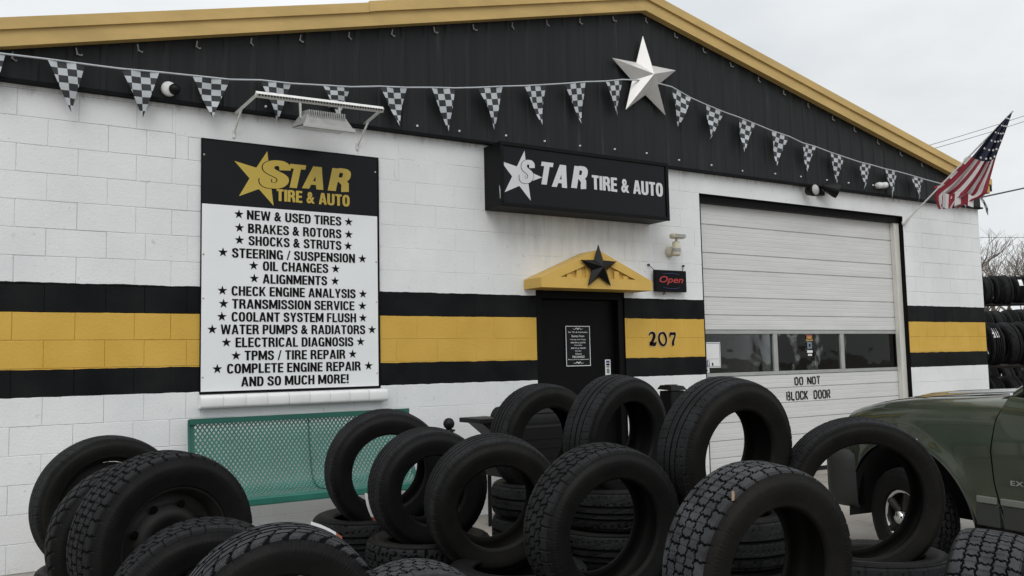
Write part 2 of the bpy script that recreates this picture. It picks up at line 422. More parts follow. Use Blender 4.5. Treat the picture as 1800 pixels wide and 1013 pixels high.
# ================================================================== mesh helpers
class MB:
    def __init__(self):
        self.v = []; self.f = []; self.m = []; self.s = []

    def add(self, vs, fs, mi=0, smooth=False):
        o = len(self.v)
        self.v += [tuple(map(float, q)) for q in vs]
        self.f += [tuple(int(i) + o for i in q) for q in fs]
        self.m += [mi] * len(fs); self.s += [smooth] * len(fs)
        return self

    def box(self, x0, x1, y0, y1, z0, z1, mi=0):
        vs = [(x0, y0, z0), (x1, y0, z0), (x1, y1, z0), (x0, y1, z0), (x0, y0, z1), (x1, y0, z1), (x1, y1, z1), (x0, y1, z1)]
        fs = [(0, 3, 2, 1), (4, 5, 6, 7), (0, 1, 5, 4), (1, 2, 6, 5), (2, 3, 7, 6), (3, 0, 4, 7)]
        return self.add(vs, fs, mi)

    def bbox(self, x0, x1, y0, y1, z0, z1, b=0.004, mi=0):
        """box with chamfered edges"""
        import bmesh
        bm = bmesh.new()
        bmesh.ops.create_cube(bm, size=1)
        for v in bm.verts:
            v.co = Vector(((x0 + x1) / 2 + v.co.x * (x1 - x0), (y0 + y1) / 2 + v.co.y * (y1 - y0), (z0 + z1) / 2 + v.co.z * (z1 - z0)))
        bmesh.ops.bevel(bm, geom=bm.edges[:], offset=b, segments=2, affect='EDGES', profile=0.5)
        bm.verts.ensure_lookup_table()
        self.add([v.co[:] for v in bm.verts], [[v.index for v in f.verts] for f in bm.faces], mi)
        bm.free()
        return self

    def tube(self, pts, rad, n=8, mi=0, cap=True, smooth=True):
        pts = [Vector(q) for q in pts]
        rads = rad if hasattr(rad, '__len__') else [rad] * len(pts)
        vs = []; fs = []
        prev = None
        for i, q in enumerate(pts):
            d = (pts[min(i + 1, len(pts) - 1)] - pts[max(i - 1, 0)])
            d = d.normalized() if d.length > 1e-9 else Vector((0, 0, 1))
            a = prev if prev is not None else (Vector((0, 0, 1)) if abs(d.z) < .9 else Vector((1, 0, 0)))
            x = (a - d * a.dot(d)).normalized(); prev = x
            y = d.cross(x)
            for k in range(n):
                t = 2 * math.pi * k / n
                vs.append(q + x * rads[i] * math.cos(t) + y * rads[i] * math.sin(t))
        for i in range(len(pts) - 1):
            for k in range(n):
                k2 = (k + 1) % n
                fs.append((i * n + k, i * n + k2, (i + 1) * n + k2, (i + 1) * n + k))
        self.add(vs, fs, mi, smooth)
        if cap:
            self.add(vs[:n][::-1], [tuple(range(n))], mi); self.add(vs[-n:], [tuple(range(n))], mi)
        return self

    def prism(self, poly, y0, y1, mi=0, mside=None):
        """polygon in x,z (counter-clockwise seen from -y) pushed from y0 (front) to y1 (back)"""
        n = len(poly)
        vs = [(x, y0, z) for x, z in poly] + [(x, y1, z) for x, z in poly]
        self.add(vs, [tuple(range(n)), tuple(range(2 * n - 1, n - 1, -1))], mi)
        self.add(vs, [(i, i + n, (i + 1) % n + n, (i + 1) % n) for i in range(n)], mi if mside is None else mside)
        return self

    def lathe(self, prof, c=(0, 0, 0), n=24, mi=0, smooth=True, axis='z'):
        vs = []; fs = []
        for (rr, zz) in prof:
            for k in range(n):
                t = 2 * math.pi * k / n
                a, b = rr * math.cos(t), rr * math.sin(t)
                q = (a, b, zz) if axis == 'z' else ((a, -zz, b) if axis == 'y' else (zz, a, b))
                vs.append((c[0] + q[0], c[1] + q[1], c[2] + q[2]))
        for i in range(len(prof) - 1):
            for k in range(n):
                k2 = (k + 1) % n
                fs.append((i * n + k, i * n + k2, (i + 1) * n + k2, (i + 1) * n + k))
        return self.add(vs, fs, mi, smooth)

    def mesh(self, name, mats):
        me = bpy.data.meshes.new(name)
        me.from_pydata(self.v, [], self.f)
        for k in mats:
            me.materials.append(M[k])
        me.polygons.foreach_set('material_index', self.m)
        me.polygons.foreach_set('use_smooth', self.s)
        me.update()
        return me

    def build(self, name, mats, parent=None, loc=None):
        """world-space vertices; parented pieces are stored relative to the parent's base"""
        if isinstance(mats, str):
            mats = [mats]
        o0 = None
        if parent is not None:
            o0 = abs_loc(parent)
        elif loc is not None:
            o0 = Vector(loc)
        if o0 is not None:
            self.v = [(a - o0.x, b - o0.y, c - o0.z) for a, b, c in self.v]
        ob = bpy.data.objects.new(name, self.mesh(name, mats))
        COL.objects.link(ob)
        if parent is not None:
            ob.parent = parent
        elif loc is not None:
            ob.location = loc
        return ob


def abs_loc(o):
    v = Vector((0, 0, 0))
    while o is not None:
        v += o.location
        o = o.parent
    return v


def tag(o, label=None, cat=None, group=None, kind=None):
    if label: o['label'] = label
    if cat: o['category'] = cat
    if group: o['group'] = group
    if kind: o['kind'] = kind
    return o


def empty(name, loc, label, cat, group=None):
    o = bpy.data.objects.new(name, None)
    COL.objects.link(o)
    o.location = loc
    o.empty_display_size = 0.1
    return tag(o, label, cat, group)


def part_copy(src, parent, loc, name=None):
    c = src.copy(); COL.objects.link(c)
    c.parent = parent
    c.location = Vector(loc) - abs_loc(parent)
    return c


# ---- pixel of the 1800 px photograph -> point on a plane (used to read real positions off the picture once)
F0 = 1578.371
CAMP = Vector((-0.43896, -7.26481, 1.39319))


def ray(x, y):
    return F_ + R_ * ((x - 900) / F0) - U_ * ((y - 506.5) / F0)


def aty(x, y, Y=0.0):
    d = ray(x, y); return CAMP + d * ((Y - CAMP.y) / d.y)


def atx(x, y, X):
    d = ray(x, y); return CAMP + d * ((X - CAMP.x) / d.x)


def atd(x, y, D):
    return CAMP + ray(x, y) * D


# ---- lettering
def glyphs(text, bold=0.0, shear=0.0, space=1.0):
    c = bpy.data.curves.new('t', 'FONT')
    c.body = text; c.size = 1.0; c.offset = bold; c.shear = shear; c.resolution_u = 4
    c.space_character = space
    c.fill_mode = 'FRONT'
    o = bpy.data.objects.new('t', c); COL.objects.link(o)
    dg = bpy.context.evaluated_depsgraph_get()
    dg.update()
    me = bpy.data.meshes.new_from_object(o.evaluated_get(dg))
    v = np.array([q.co[:2] for q in me.vertices]); f = [tuple(q.vertices) for q in me.polygons]
    bpy.data.objects.remove(o); bpy.data.curves.remove(c); bpy.data.meshes.remove(me)
    return v, f


def put_text(mb, text, x0, x1, z0, z1, y, bold=0.0, shear=0.0, mi=0, space=1.0, grow=0.0, fit=None):
    """fit lettering into a box on a wall-parallel plane at y"""
    v, f = glyphs(text, bold, shear, space)
    if fit is not None:
        lo, hi = fit
    else:
        lo, hi = v.min(0), v.max(0)
    s = (v - lo) / (hi - lo)
    pts = [(x0 + a * (x1 - x0), y, z0 + b * (z1 - z0)) for a, b in s]
    mb.add(pts, f, mi)
    return lo, hi


def spline(pts, k=6):
    out_ = []
    P = [pts[0]] + list(pts) + [pts[-1]]
    for i in range(1, len(P) - 2):
        for j in range(k):
            t = j / k
            q = []
            for d in range(len(pts[0])):
                a, b, c, e = P[i - 1][d], P[i][d], P[i + 1][d], P[i + 2][d]
                q.append(.5 * (2 * b + (c - a) * t + (2 * a - 5 * b + 4 * c - e) * t * t + (3 * b - a - 3 * c + e) * t ** 3))
            out_.append(tuple(q))
    out_.append(tuple(pts[-1]))
    return out_



# ---- heavy grotesque capitals drawn as strokes (unit height)
def _arc(cx, cz, rx, rz, a0, a1, n=12, p=2.5):
    o_ = []
    for k in range(n + 1):
        a = math.radians(a0 + (a1 - a0) * k / n)
        c, s = math.cos(a), math.sin(a)
        o_.append((cx + rx * math.copysign(abs(c) ** (2 / p), c), cz + rz * math.copysign(abs(s) ** (2 / p), s)))
    return o_


_T = .195; _h = _T / 2; _H = .155; _g = _H / 2
CAPS = {
    'I': (.19, [[(.095, 0), (.095, 1)]]),
    'L': (.47, [[(_h, 0), (_h, 1)], ([(_T - .02, _g), (.47, _g)], _H)]),
    'E': (.49, [[(_h, 0), (_h, 1)], ([(_T - .02, _g), (.49, _g)], _H), ([(_T - .02, .51), (.46, .51)], _H), ([(_T - .02, 1 - _g), (.49, 1 - _g)], _H)]),
    'F': (.47, [[(_h, 0), (_h, 1)], ([(_T - .02, .50), (.43, .50)], _H), ([(_T - .02, 1 - _g), (.47, 1 - _g)], _H)]),
    'T': (.54, [[(.27, 0), (.27, 1 - _H + .01)], ([(0, 1 - _g), (.54, 1 - _g)], _H)]),
    'H': (.58, [[(_h, 0), (_h, 1)], [(.58 - _h, 0), (.58 - _h, 1)], ([(_T - .02, .52), (.41, .52)], _H)]),
    'N': (.60, [[(_h, 0), (_h, 1)], [(.60 - _h, 0), (.60 - _h, 1)], ([(_h + .01, .96), (.59 - _h, .04)], .19)]),
    'M': (.76, [[(_h - .01, 0), (_h - .01, 1)], [(.77 - _h, 0), (.77 - _h, 1)], ([(.14, .97), (.38, .10)], .165), ([(.62, .97), (.38, .10)], .165)]),
    'A': (.62, [([(.085, 0), (.285, 1)], .18), ([(.535, 0), (.335, 1)], .18), ([(.14, .27), (.48, .27)], .135)]),
    'V': (.60, [([(.085, 1), (.28, 0)], .18), ([(.515, 1), (.32, 0)], .18)]),
    'W': (.88, [([(.085, 1), (.225, 0)], .17), ([(.43, 1), (.265, 0)], .15), ([(.45, 1), (.615, 0)], .15), ([(.795, 1), (.655, 0)], .17)]),
    'Y': (.58, [([(.085, 1), (.27, .42)], .18), ([(.495, 1), (.31, .42)], .18), [(.29, 0), (.29, .47)]]),
    'K': (.60, [[(_h, 0), (_h, 1)], ([(.17, .36), (.49, 1)], .175), ([(.25, .60), (.51, 0)], .18)]),
    'O': (.58, [[*_arc(.29, .5, .29 - _h, .5 - _g, 90, 450, 36, 2.7)]]),
    'Q': (.58, [[*_arc(.29, .5, .29 - _h, .5 - _g, 90, 450, 36, 2.7)], [(.3, .25), (.55, -.02)]]),
    'C': (.56, [[*_arc(.29, .5, .29 - _h, .5 - _g, 28, 332, 28, 2.7)]]),
    'G': (.58, [[*_arc(.29, .5, .29 - _h, .5 - _g, 28, 300, 28, 2.7)], [(.58 - _h, .0), (.58 - _h, .50)], ([(.32, .46), (.49, .46)], .13)]),
    'D': (.57, [[(_h, 0), (_h, 1)], [(_T - .03, 1 - _g), *_arc(.25, .5, .32 - _h, .5 - _g, 90, -90, 20, 2.7), (_T - .03, _g)]]),
    'U': (.58, [[(_h, 1), (_h, .36), *_arc(.29, .30, .29 - _h, .30 - _g, 180, 360, 16, 2.5), (.58 - _h, .36), (.58 - _h, 1)]]),
    'P': (.54, [[(_h, 0), (_h, 1)], [(_T - .03, 1 - _g), *_arc(.27, .70, .27 - _h, .30 - _g, 90, -90, 16, 2.7), (_T - .03, .40 + _g)]]),
    'R': (.58, [[(_h, 0), (_h, 1)], [(_T - .03, 1 - _g), *_arc(.28, .72, .27 - _h, .28 - _g, 90, -90, 16, 2.7), (_T - .03, .44 + _g)], ([(.33, .49), (.455, .34), (.475, .16), (.50, 0)], .185)]),
    'B': (.57, [[(_h, 0), (_h, 1)], [(_T - .03, 1 - _g), *_arc(.26, .745, .26 - _h, .255 - _g, 90, -90, 14, 2.7), (_T - .03, .49 + _g)], [(_T - .03, .54 - _g), *_arc(.27, .27, .30 - _h, .27 - _g, 90, -90, 14, 2.7), (_T - .03, _g)]]),
    'S': (.55, [[*spline([(.455, .68), (.43, .82), (.355, .905), (.27, .922), (.17, .895), (.10, .81), (.105, .69), (.17, .60), (.28, .525), (.39, .45), (.455, .35), (.455, .22), (.385, .11), (.275, .078), (.165, .10), (.10, .19), (.085, .32)], 4)]]),
    '&': (.66, [([*spline([(.66, .02), (.50, .20), (.34, .42), (.22, .62), (.19, .77), (.25, .89), (.34, .91), (.42, .85), (.41, .74), (.33, .63), (.20, .50), (.11, .37), (.10, .22), (.18, .10), (.31, .08), (.43, .17), (.52, .31), (.57, .45)], 4)], .155)]),
    '/': (.34, [([(.05, -.02), (.29, 1.02)], .12)]),
    '!': (.21, [[(.105, .30), (.105, 1)], [(.105, 0), (.105, .18)]]),
    ' ': (.20, []),
}


def put_caps(mb, text, x0, x1, z0, z1, y, mi=0, fat=1.0, shear=0.0, extra=0.0):
    """lettering fitted to a box on a wall-parallel plane at y (strokes step 0.1 mm apart)"""
    gap = .07
    tot = sum(CAPS[c][0] + gap for c in text) - gap
    Hh = z1 - z0
    sx = (x1 - x0 - shear * Hh) / tot
    cx = 0.0; lay = 0
    for c in text:
        w, strokes = CAPS[c]
        if c == '&':
            gv_, gf_ = glyphs('&', .035)
            g0_, g1_ = gv_.min(0), gv_.max(0)
            mb.add([(x0 + (cx + (q[0] - g0_[0]) / (g1_[0] - g0_[0]) * w) * sx, y, z0 + (q[1] - g0_[1]) / (g1_[1] - g0_[1]) * Hh) for q in gv_], gf_, mi)
            cx += w + gap
            continue
        for st_ in strokes:
            pts, wd = (st_ if isinstance(st_, tuple) else (st_, _T))
            wd = wd * fat + extra
            pts = [(cx + a, b) for a, b in pts]
            n = len(pts)
            vs = []
            closed = n > 4 and abs(pts[0][0] - pts[-1][0]) + abs(pts[0][1] - pts[-1][1]) < 1e-6
            for i, (a, b) in enumerate(pts):
                if closed and i in (0, n - 1):
                    p0, p1 = pts[-2], pts[1]
                else:
                    p0, p1 = pts[max(i - 1, 0)], pts[min(i + 1, n - 1)]
                dx, dz = p1[0] - p0[0], p1[1] - p0[1]
                l = math.hypot(dx, dz) or 1
                nx_, nz_ = -dz / l, dx / l
                # horizontals a little thinner than stems
                ww = wd * (.82 + .18 * abs(nx_)) / 2 if n > 4 else wd / 2
                for sgn in (1, -1):
                    qx, qz = a + sgn * nx_ * ww, b + sgn * nz_ * ww
                    if n == 2 and abs(dx) > 1e-6 and abs(dz) > .3:      # diagonals end level
                        qx = a + sgn * wd / 2 * (1 if dz < 0 else -1); qz = b
                    vs.append((x0 + qx * sx + shear * qz * Hh, y - .00012 * (lay % 7), z0 + qz * Hh))
            mb.add(vs, [(2 * i, 2 * i + 1, 2 * i + 3, 2 * i + 2) for i in range(n - 1)], mi)
            lay += 1
        cx += w + gap


def star_poly(cx, cz, r, r2=None, rot=0.0):
    r2 = r2 or r * 0.40
    return [(cx + (r if k % 2 == 0 else r2) * math.cos(math.pi / 2 + rot + k * math.pi / 5),
             cz + (r if k % 2 == 0 else r2) * math.sin(math.pi / 2 + rot + k * math.pi / 5)) for k in range(10)]


def star_flat(mb, poly, y, mi=0):
    cx = sum(q[0] for q in poly) / len(poly); cz = sum(q[1] for q in poly) / len(poly)
    n = len(poly)
    mb.add([(cx, y, cz)] + [(a, y, b) for a, b in poly], [(0, 1 + i, 1 + (i + 1) % n) for i in range(n)], mi)


def star5(tips, ratio=0.40):
    """five measured tips (top, left, lower left, lower right, right) -> 10-gon"""
    c = [sum(t[0] for t in tips) / 5, sum(t[1] for t in tips) / 5]
    poly = []
    for i in range(5):
        a, b = tips[i], tips[(i + 1) % 5]
        mx_, mz_ = (a[0] + b[0]) / 2 - c[0], (a[1] + b[1]) / 2 - c[1]
        k = ratio / 0.809
        poly += [a, (c[0] + mx_ * k, c[1] + mz_ * k)]
    return poly, c


# ================================================================== ground
def gz(y):
    """the apron falls gently away from the building"""
    return 0.035 * y if y > -9 else -0.315


mb = MB()
xs = np.concatenate([[-600, -200, -60], np.arange(-20, 41, 2.0), [80, 200, 600]])
ys = np.concatenate([[-600, -200, -60, -20, -12, -9], np.arange(-8, 0.1, 1.0), [0.4, 30, 80, 200, 900]])
gv = []
for y in ys:
    for x in xs:
        gv.append((x, y, (gz(y) if y < 0 else 0.0)))
nx = len(xs)
mb.add(gv, [(j * nx + i, j * nx + i + 1, (j + 1) * nx + i + 1, (j + 1) * nx + i) for j in range(len(ys) - 1) for i in range(nx - 1)])
g = mb.build('ground', 'ground'); tag(g, kind='structure')

# ================================================================== building
CR = 0.2032
BX0, BX1, DEPTH = -0.52, 12.335, 14.0
RX, RZ = 5.92, 5.16          # ridge on the underside of the fascia
EZ0, EZ1 = 3.60, 3.725       # underside of fascia at the two eaves
ZW = 3.50
shop = empty('auto_shop', (RX, 0, 0), 'white block garage with black and yellow band and dark metal gable', 'building')

# --- block front
OPEN = [(4.49, 5.605, -0.2, 2.10), (6.742, 10.50, -0.2, 3.25), (1.305, 2.83, 1.202, 3.235)]


def joints(k):
    base = [n * 0.4064 + (0.0 if k % 2 == 0 else 0.2032) for n in range(-3, 33)]
    out_ = [b for b in base if b < (0.83 if k % 2 == 0 else 0.65)]
    out_ += [1.075] if k % 2 == 0 else [0.885, 1.195]
    out_ += [b - 0.06 for b in base if b > 1.55]
    return [b for b in out_ if BX0 + .05 < b < BX1 - .05]


mb = MB()


def block(x0, x1, z0, z1, gap, dep, smooth_face):
    """one block face with sunk mortar edges"""
    b = gap
    y = smooth_face
    vs = [(x0, dep, z0), (x1, dep, z0), (x1, dep, z1), (x0, dep, z1),
          (x0 + b, y, z0 + b), (x1 - b, y, z0 + b), (x1 - b, y, z1 - b), (x0 + b, y, z1 - b)]
    mb.add(vs, [(4, 5, 6, 7), (0, 1, 5, 4), (1, 2, 6, 5), (2, 3, 7, 6), (3, 0, 4, 7)])


def clip_rects(rect, holes):
    rs = [rect]
    for (hx0, hx1, hz0, hz1) in holes:
        o_ = []
        for (x0, x1, z0, z1) in rs:
            if hx1 <= x0 or hx0 >= x1 or hz1 <= z0 or hz0 >= z1:
                o_.append((x0, x1, z0, z1)); continue
            if x0 < hx0: o_.append((x0, hx0, z0, z1))
            if x1 > hx1: o_.append((hx1, x1, z0, z1))
            a, c = max(x0, hx0), min(x1, hx1)
            if z0 < hz0: o_.append((a, c, z0, hz0))
            if z1 > hz1: o_.append((a, c, hz1, z1))
        rs = o_
    return [q for q in rs if q[1] - q[0] > 0.006 and q[3] - q[2] > 0.006]


LINTELS = [(1.1, 3.03, 3.235, ZW), (6.5, 10.75, 3.25, ZW)]
for k in range(-2, 18):
    z0, z1 = k * CR, min((k + 1) * CR, ZW)
    if z1 <= z0: continue
    js = [BX0] + joints(k) + [BX1]
    for a, b in zip(js[:-1], js[1:]):
        for (x0, x1, q0, q1) in clip_rects((a, b, z0, z1), OPEN + LINTELS):
            left = (x0 + x1) / 2 < 1.4 or (x0 + x1) / 2 > 10.4
            dep = (0.0050 if left else 0.0024) * random.uniform(.4, 1.3)
            block(x0, x1, q0, q1, 0.0042 if left else .0034, dep, random.uniform(-.0012, .0008))
for (x0, x1, z0, z1) in LINTELS:
    block(x0, x1, z0, z1, 0.004, 0.003, 0)
# reveals of the openings and the plinth of block behind
TH = 0.2
for (x0, x1, z0, z1) in OPEN[:2]:
    mi = 1
    mb.add([(x0, 0.001, z0), (x0, TH, z0), (x0, TH, z1), (x0, 0.001, z1)], [(0, 1, 2, 3)], mi)
    mb.add([(x1, 0.001, z0), (x1, TH, z0), (x1, TH, z1), (x1, 0.001, z1)], [(3, 2, 1, 0)], mi)
    mb.add([(x0, 0.001, z1), (x1, 0.001, z1), (x1, TH, z1), (x0, TH, z1)], [(0, 3, 2, 1)], mi)
x0, x1, z0, z1 = OPEN[2]
mb.add([(x0, 0.0, z0), (x0, .06, z0), (x0, .06, z1), (x0, 0, z1)], [(0, 1, 2, 3)], 0)
mb.add([(x1, 0.0, z0), (x1, .06, z0), (x1, .06, z1), (x1, 0, z1)], [(3, 2, 1, 0)], 0)
mb.add([(x0, 0, z1), (x1, 0, z1), (x1, .06, z1), (x0, .06, z1)], [(0, 3, 2, 1)], 0)
mb.add([(x0, .06, z0), (x1, .06, z0), (x1, .06, z1), (x0, .06, z1)], [(0, 1, 2, 3)], 1)
# side and back walls
for xx, s in ((BX0, 1), (BX1, -1)):
    q = [(xx, 0.004, -.4), (xx, DEPTH, -.4), (xx, DEPTH, ZW), (xx, 0.004, ZW)]
    mb.add(q, [(3, 2, 1, 0) if s > 0 else (0, 1, 2, 3)], 0)
    xi = xx + s * TH
    q = [(xi, TH, -.4), (xi, DEPTH - TH, -.4), (xi, DEPTH - TH, ZW + .1), (xi, TH, ZW + .1)]
    mb.add(q, [(0, 1, 2, 3) if s > 0 else (3, 2, 1, 0)], 2)
mb.add([(BX0, DEPTH, -.4), (BX1, DEPTH, -.4), (BX1, DEPTH, ZW), (BX0, DEPTH, ZW)], [(3, 2, 1, 0)], 0)
# inside faces of front wall + ceiling: keep the inside dark
for (a, b, c, d) in clip_rects((BX0, BX1, -.4, ZW + .1), OPEN[:2]):
    mb.add([(a, TH, c), (b, TH, c), (b, TH, d), (a, TH, d)], [(3, 2, 1, 0)], 2)
mb.add([(BX0, TH, ZW + .1), (BX1, TH, ZW + .1), (BX1, DEPTH, ZW + .1), (BX0, DEPTH, ZW + .1)], [(0, 1, 2, 3)], 2)
M['interior'] = mat('dim_interior', (0.05, 0.05, 0.05), 0.8)
mb.build('wall', ['wall', 'doorframe', 'interior'], shop)


# --- gable of ribbed steel
def under(x):
    """underside of the fascia"""
    if x < RX:
        return EZ0 + (RZ - EZ0) * (x - BX0) / (RX - BX0)
    return EZ1 + (RZ - EZ1) * (BX1 - x) / (BX1 - RX)


mb = MB()
YG = -0.035
x = BX0 - 0.01
prof = []
while x < BX1:
    w = 0.228
    for dx, dy in ((0, 0), (0.150, 0), (0.165, -0.009), (0.195, -0.009), (0.210, 0)):
        if x + dx <= BX1 + .01:
            prof.append((x + dx, YG + dy + random.uniform(-.0008, .0008)))
    x += w
prof.append((BX1 + .01, YG))
ins = []
for i, (px, py) in enumerate(prof):
    ins.append((px, py))
    if i + 1 < len(prof) and px < RX < prof[i + 1][0]:
        ins.append((RX, py))
prof = ins
GB = 3.502
vs = []
for px, py in prof:
    vs += [(px, py, GB), (px, py, under(px) + 0.06)]
n = len(prof)
mb.add(vs, [(2 * i, 2 * i + 2, 2 * i + 3, 2 * i + 1) for i in range(n - 1)])
# drip trim along the foot
mb.box(BX0 - .01, BX1 + .01, -.075, -.004, GB - .022, GB - .001, 1)
# right end return
mb.add([(BX1 + .01, YG, GB), (BX1 + .01, .05, GB), (BX1 + .01, .05, EZ1 + .02), (BX1 + .01, YG, EZ1 + .02)], [(0, 1, 2, 3)])
mb.build('gable_panel', ['gable', 'black'], shop)

# back gable closing the loft
mb = MB()
mb.add([(BX0, DEPTH, ZW), (BX1, DEPTH, ZW), (BX1, DEPTH, EZ1 + .05), (RX, DEPTH, RZ + .05), (BX0, DEPTH, EZ0 + .05)], [(4, 3, 2, 1, 0)])
mb.build('rear_gable', 'gable', shop)

# --- roof and fascia
mb = MB()
OV = 0.16
FH = 0.205


def rake(xa, za, xb, zb, y0, y1, lo, hi, mb, mi=0):
    vs = [(xa, y0, za + lo), (xb, y0, zb + lo), (xb, y0, zb + hi), (xa, y0, za + hi),
          (xa, y1, za + lo), (xb, y1, zb + lo), (xb, y1, zb + hi), (xa, y1, za + hi)]
    mb.add(vs, [(0, 1, 2, 3), (7, 6, 5, 4), (0, 4, 5, 1), (3, 2, 6, 7), (1, 5, 6, 2), (0, 3, 7, 4)], mi)


XL, XR = BX0 - 0.10, BX1 + 0.10
sl0 = (RZ - EZ0) / (RX - BX0); sl1 = (RZ - EZ1) / (BX1 - RX)
zl, zr_ = EZ0 - sl0 * 0.10, EZ1 - sl1 * 0.10
rf = MB()
rake(XL - .06, zl - sl0 * .06, RX, RZ, -OV + .03, DEPTH + .15, FH - .03, FH - .01, rf)
rake(RX, RZ, XR + .06, zr_ - sl1 * .06, -OV + .03, DEPTH + .15, FH - .03, FH - .01, rf)
rf.build('roof', 'roofmetal', shop)
mb = MB()
rake(XL, zl, RX, RZ, -OV + .022, -.055, 0, FH - .032, mb)
mb.build('fascia_board', 'fascia', shop)
mb = MB()
rake(RX, RZ, XR, zr_, -OV + .022, -.055, 0, FH - .032, mb)
mb.build('fascia_board', 'fascia', shop)
# overlapping edge flashing: left side in two lengths with a step at the joint
xj = 2.735
zj = RZ - sl0 * (RX - xj)
mb = MB()
rake(XL - .03, zl - sl0 * .03, xj, zj, -OV, -OV + .020, .118, FH, mb)
rake(XL - .03, zl - sl0 * .03, xj, zj, -OV + .020, .05, FH - .008, FH, mb)
mb.build('roof_flashing', 'fascia', shop)
mb = MB()
rake(xj - .05, zj - sl0 * .05, RX, RZ, -OV - .006, -OV + .018, .124, FH + .013, mb)
rake(xj - .05, zj - sl0 * .05, RX, RZ, -OV + .018, .05, FH + .003, FH + .013, mb)
mb.build('roof_flashing', 'fascia', shop)
mb = MB()
rake(RX, RZ, XR + .03, zr_ - sl1 * .03, -OV - .003, -OV + .019, .124, FH + .010, mb)
rake(RX, RZ, XR + .03, zr_ - sl1 * .03, -OV + .019, .05, FH, FH + .010, mb)
mb.build('roof_flashing', 'fascia', shop)
# gutter stub at the right eave
mb = MB()
mb.box(XR + .03, XR + .13, -.10, DEPTH, zr_ + .05, zr_ + .14)
mb.build('gutter', 'black', shop)

# --- light-string clips under the fascia, screw caps along the gable foot
mb = MB()
mb.box(-.007, .007, -.016, 0, -.035, .035)
mb.tube([(-.002, -.02, -.03), (.018, -.026, -.045), (.045, -.02, -.05), (.052, -.02, -.035)], .008, 6)
mb.box(-.011, .011, -.02, -.006, -.04, -.024)
M['clipgrey'] = mat('clip_grey_plastic', (0.30, 0.30, 0.30), 0.5)
mb.v = [(a * .62, b * .62, c * .72) for a, b, c in mb.v]
cl_me = mb.mesh('clip', ['clipgrey'])
clips = [(21, 87), (135, 82), (242, 77), (346, 76), (441, 66), (528, 64), (613, 58), (689, 51), (763, 47), (832, 43), (900, 39),
         (961, 37), (1019, 34), (1078, 32), (1135, 32), (1186, 56), (1236, 82), (1284, 107), (1333, 133), (1377, 155), (1420, 179),
         (1463, 200), (1501, 221), (1542, 241), (1582, 262), (1620, 282)]
for i, (px, py) in enumerate(clips):
    P = aty(px, py, YG - .01)
    o = bpy.data.objects.new('light_clip', cl_me); COL.objects.link(o); o.parent = shop
    z = min(P.z, under(P.x) - .04)
    o.location = Vector((P.x, YG - .004, z)) - shop.location
    o.rotation_euler = (0, random.uniform(-.25, .25), random.choice((0, 0, .5)))
mb = MB()
mb.lathe([(0.0, .016), (.007, .013), (.011, .006), (.011, -.002)], (0, 0, 0), 10, axis='y')
sc_me = mb.mesh('screw_cap', ['paper'])
scr = [(467, 188), (556, 197), (733, 222), (807, 231), (889, 239), (957, 249), (1019, 257), (1080, 263), (1136, 270), (1193, 282),
       (1250, 291), (1304, 301), (1362, 306), (1407, 311), (1453, 317), (1491, 322), (1534, 326)]
for (px, py) in scr:
    P = aty(px, py, YG)
    o = bpy.data.objects.new('screw_cap', sc_me); COL.objects.link(o); o.parent = shop
    o.location = Vector((P.x, YG - .003, P.z)) - shop.location

# --- brick sill under the service board
mb = MB()
SX0, SX1 = 1.285, 2.862
nb = 9
for i in range(nb):
    a = SX0 + (SX1 - SX0) * i / nb; b = SX0 + (SX1 - SX0) * (i + 1) / nb
    j = random.uniform(-.002, .002)
    # half round nosed brick-on-edge
    sec = [(-.004, 1.092), (-.064 + j, 1.090), (-.078 + j, 1.098), (-.083 + j, 1.112), (-.083 + j, 1.162), (-.080 + j, 1.178), (-.070 + j, 1.186), (-.004, 1.196)]
    vs = [(a + .001, y, z) for y, z in sec] + [(a + .004, y - .001, z) for y, z in sec] + [(b - .004, y - .001, z) for y, z in sec] + [(b - .001, y, z) for y, z in sec]
    n = len(sec); fs = []
    for r in range(3):
        for q in range(n - 1):
            fs.append((r * n + q, (r + 1) * n + q, (r + 1) * n + q + 1, r * n + q + 1))
    mb.add(vs, [f[::-1] for f in fs], 0, True)
    if i in (0, nb - 1):
        mb.add(vs[:n] if i == 0 else vs[-n:], [tuple(range(n))], 0)
mb.build('brick_sill', 'white', shop)

# --- house number
def brush(mb, pts, wid, y, mi=0):
    """variable width stroke on a plane"""
    vs = []; n = len(pts)
    for i, (a, b) in enumerate(pts):
        p0, p1 = pts[max(i - 1, 0)], pts[min(i + 1, n - 1)]
        dx, dz = p1[0] - p0[0], p1[1] - p0[1]
        l = math.hypot(dx, dz) or 1
        nx_, nz_ = -dz / l, dx / l
        w = wid[i] / 2
        vs += [(a + nx_ * w, y, b + nz_ * w), (a - nx_ * w, y, b - nz_ * w)]
    mb.add(vs, [(2 * i, 2 * i + 1, 2 * i + 3, 2 * i + 2) for i in range(n - 1)], mi)


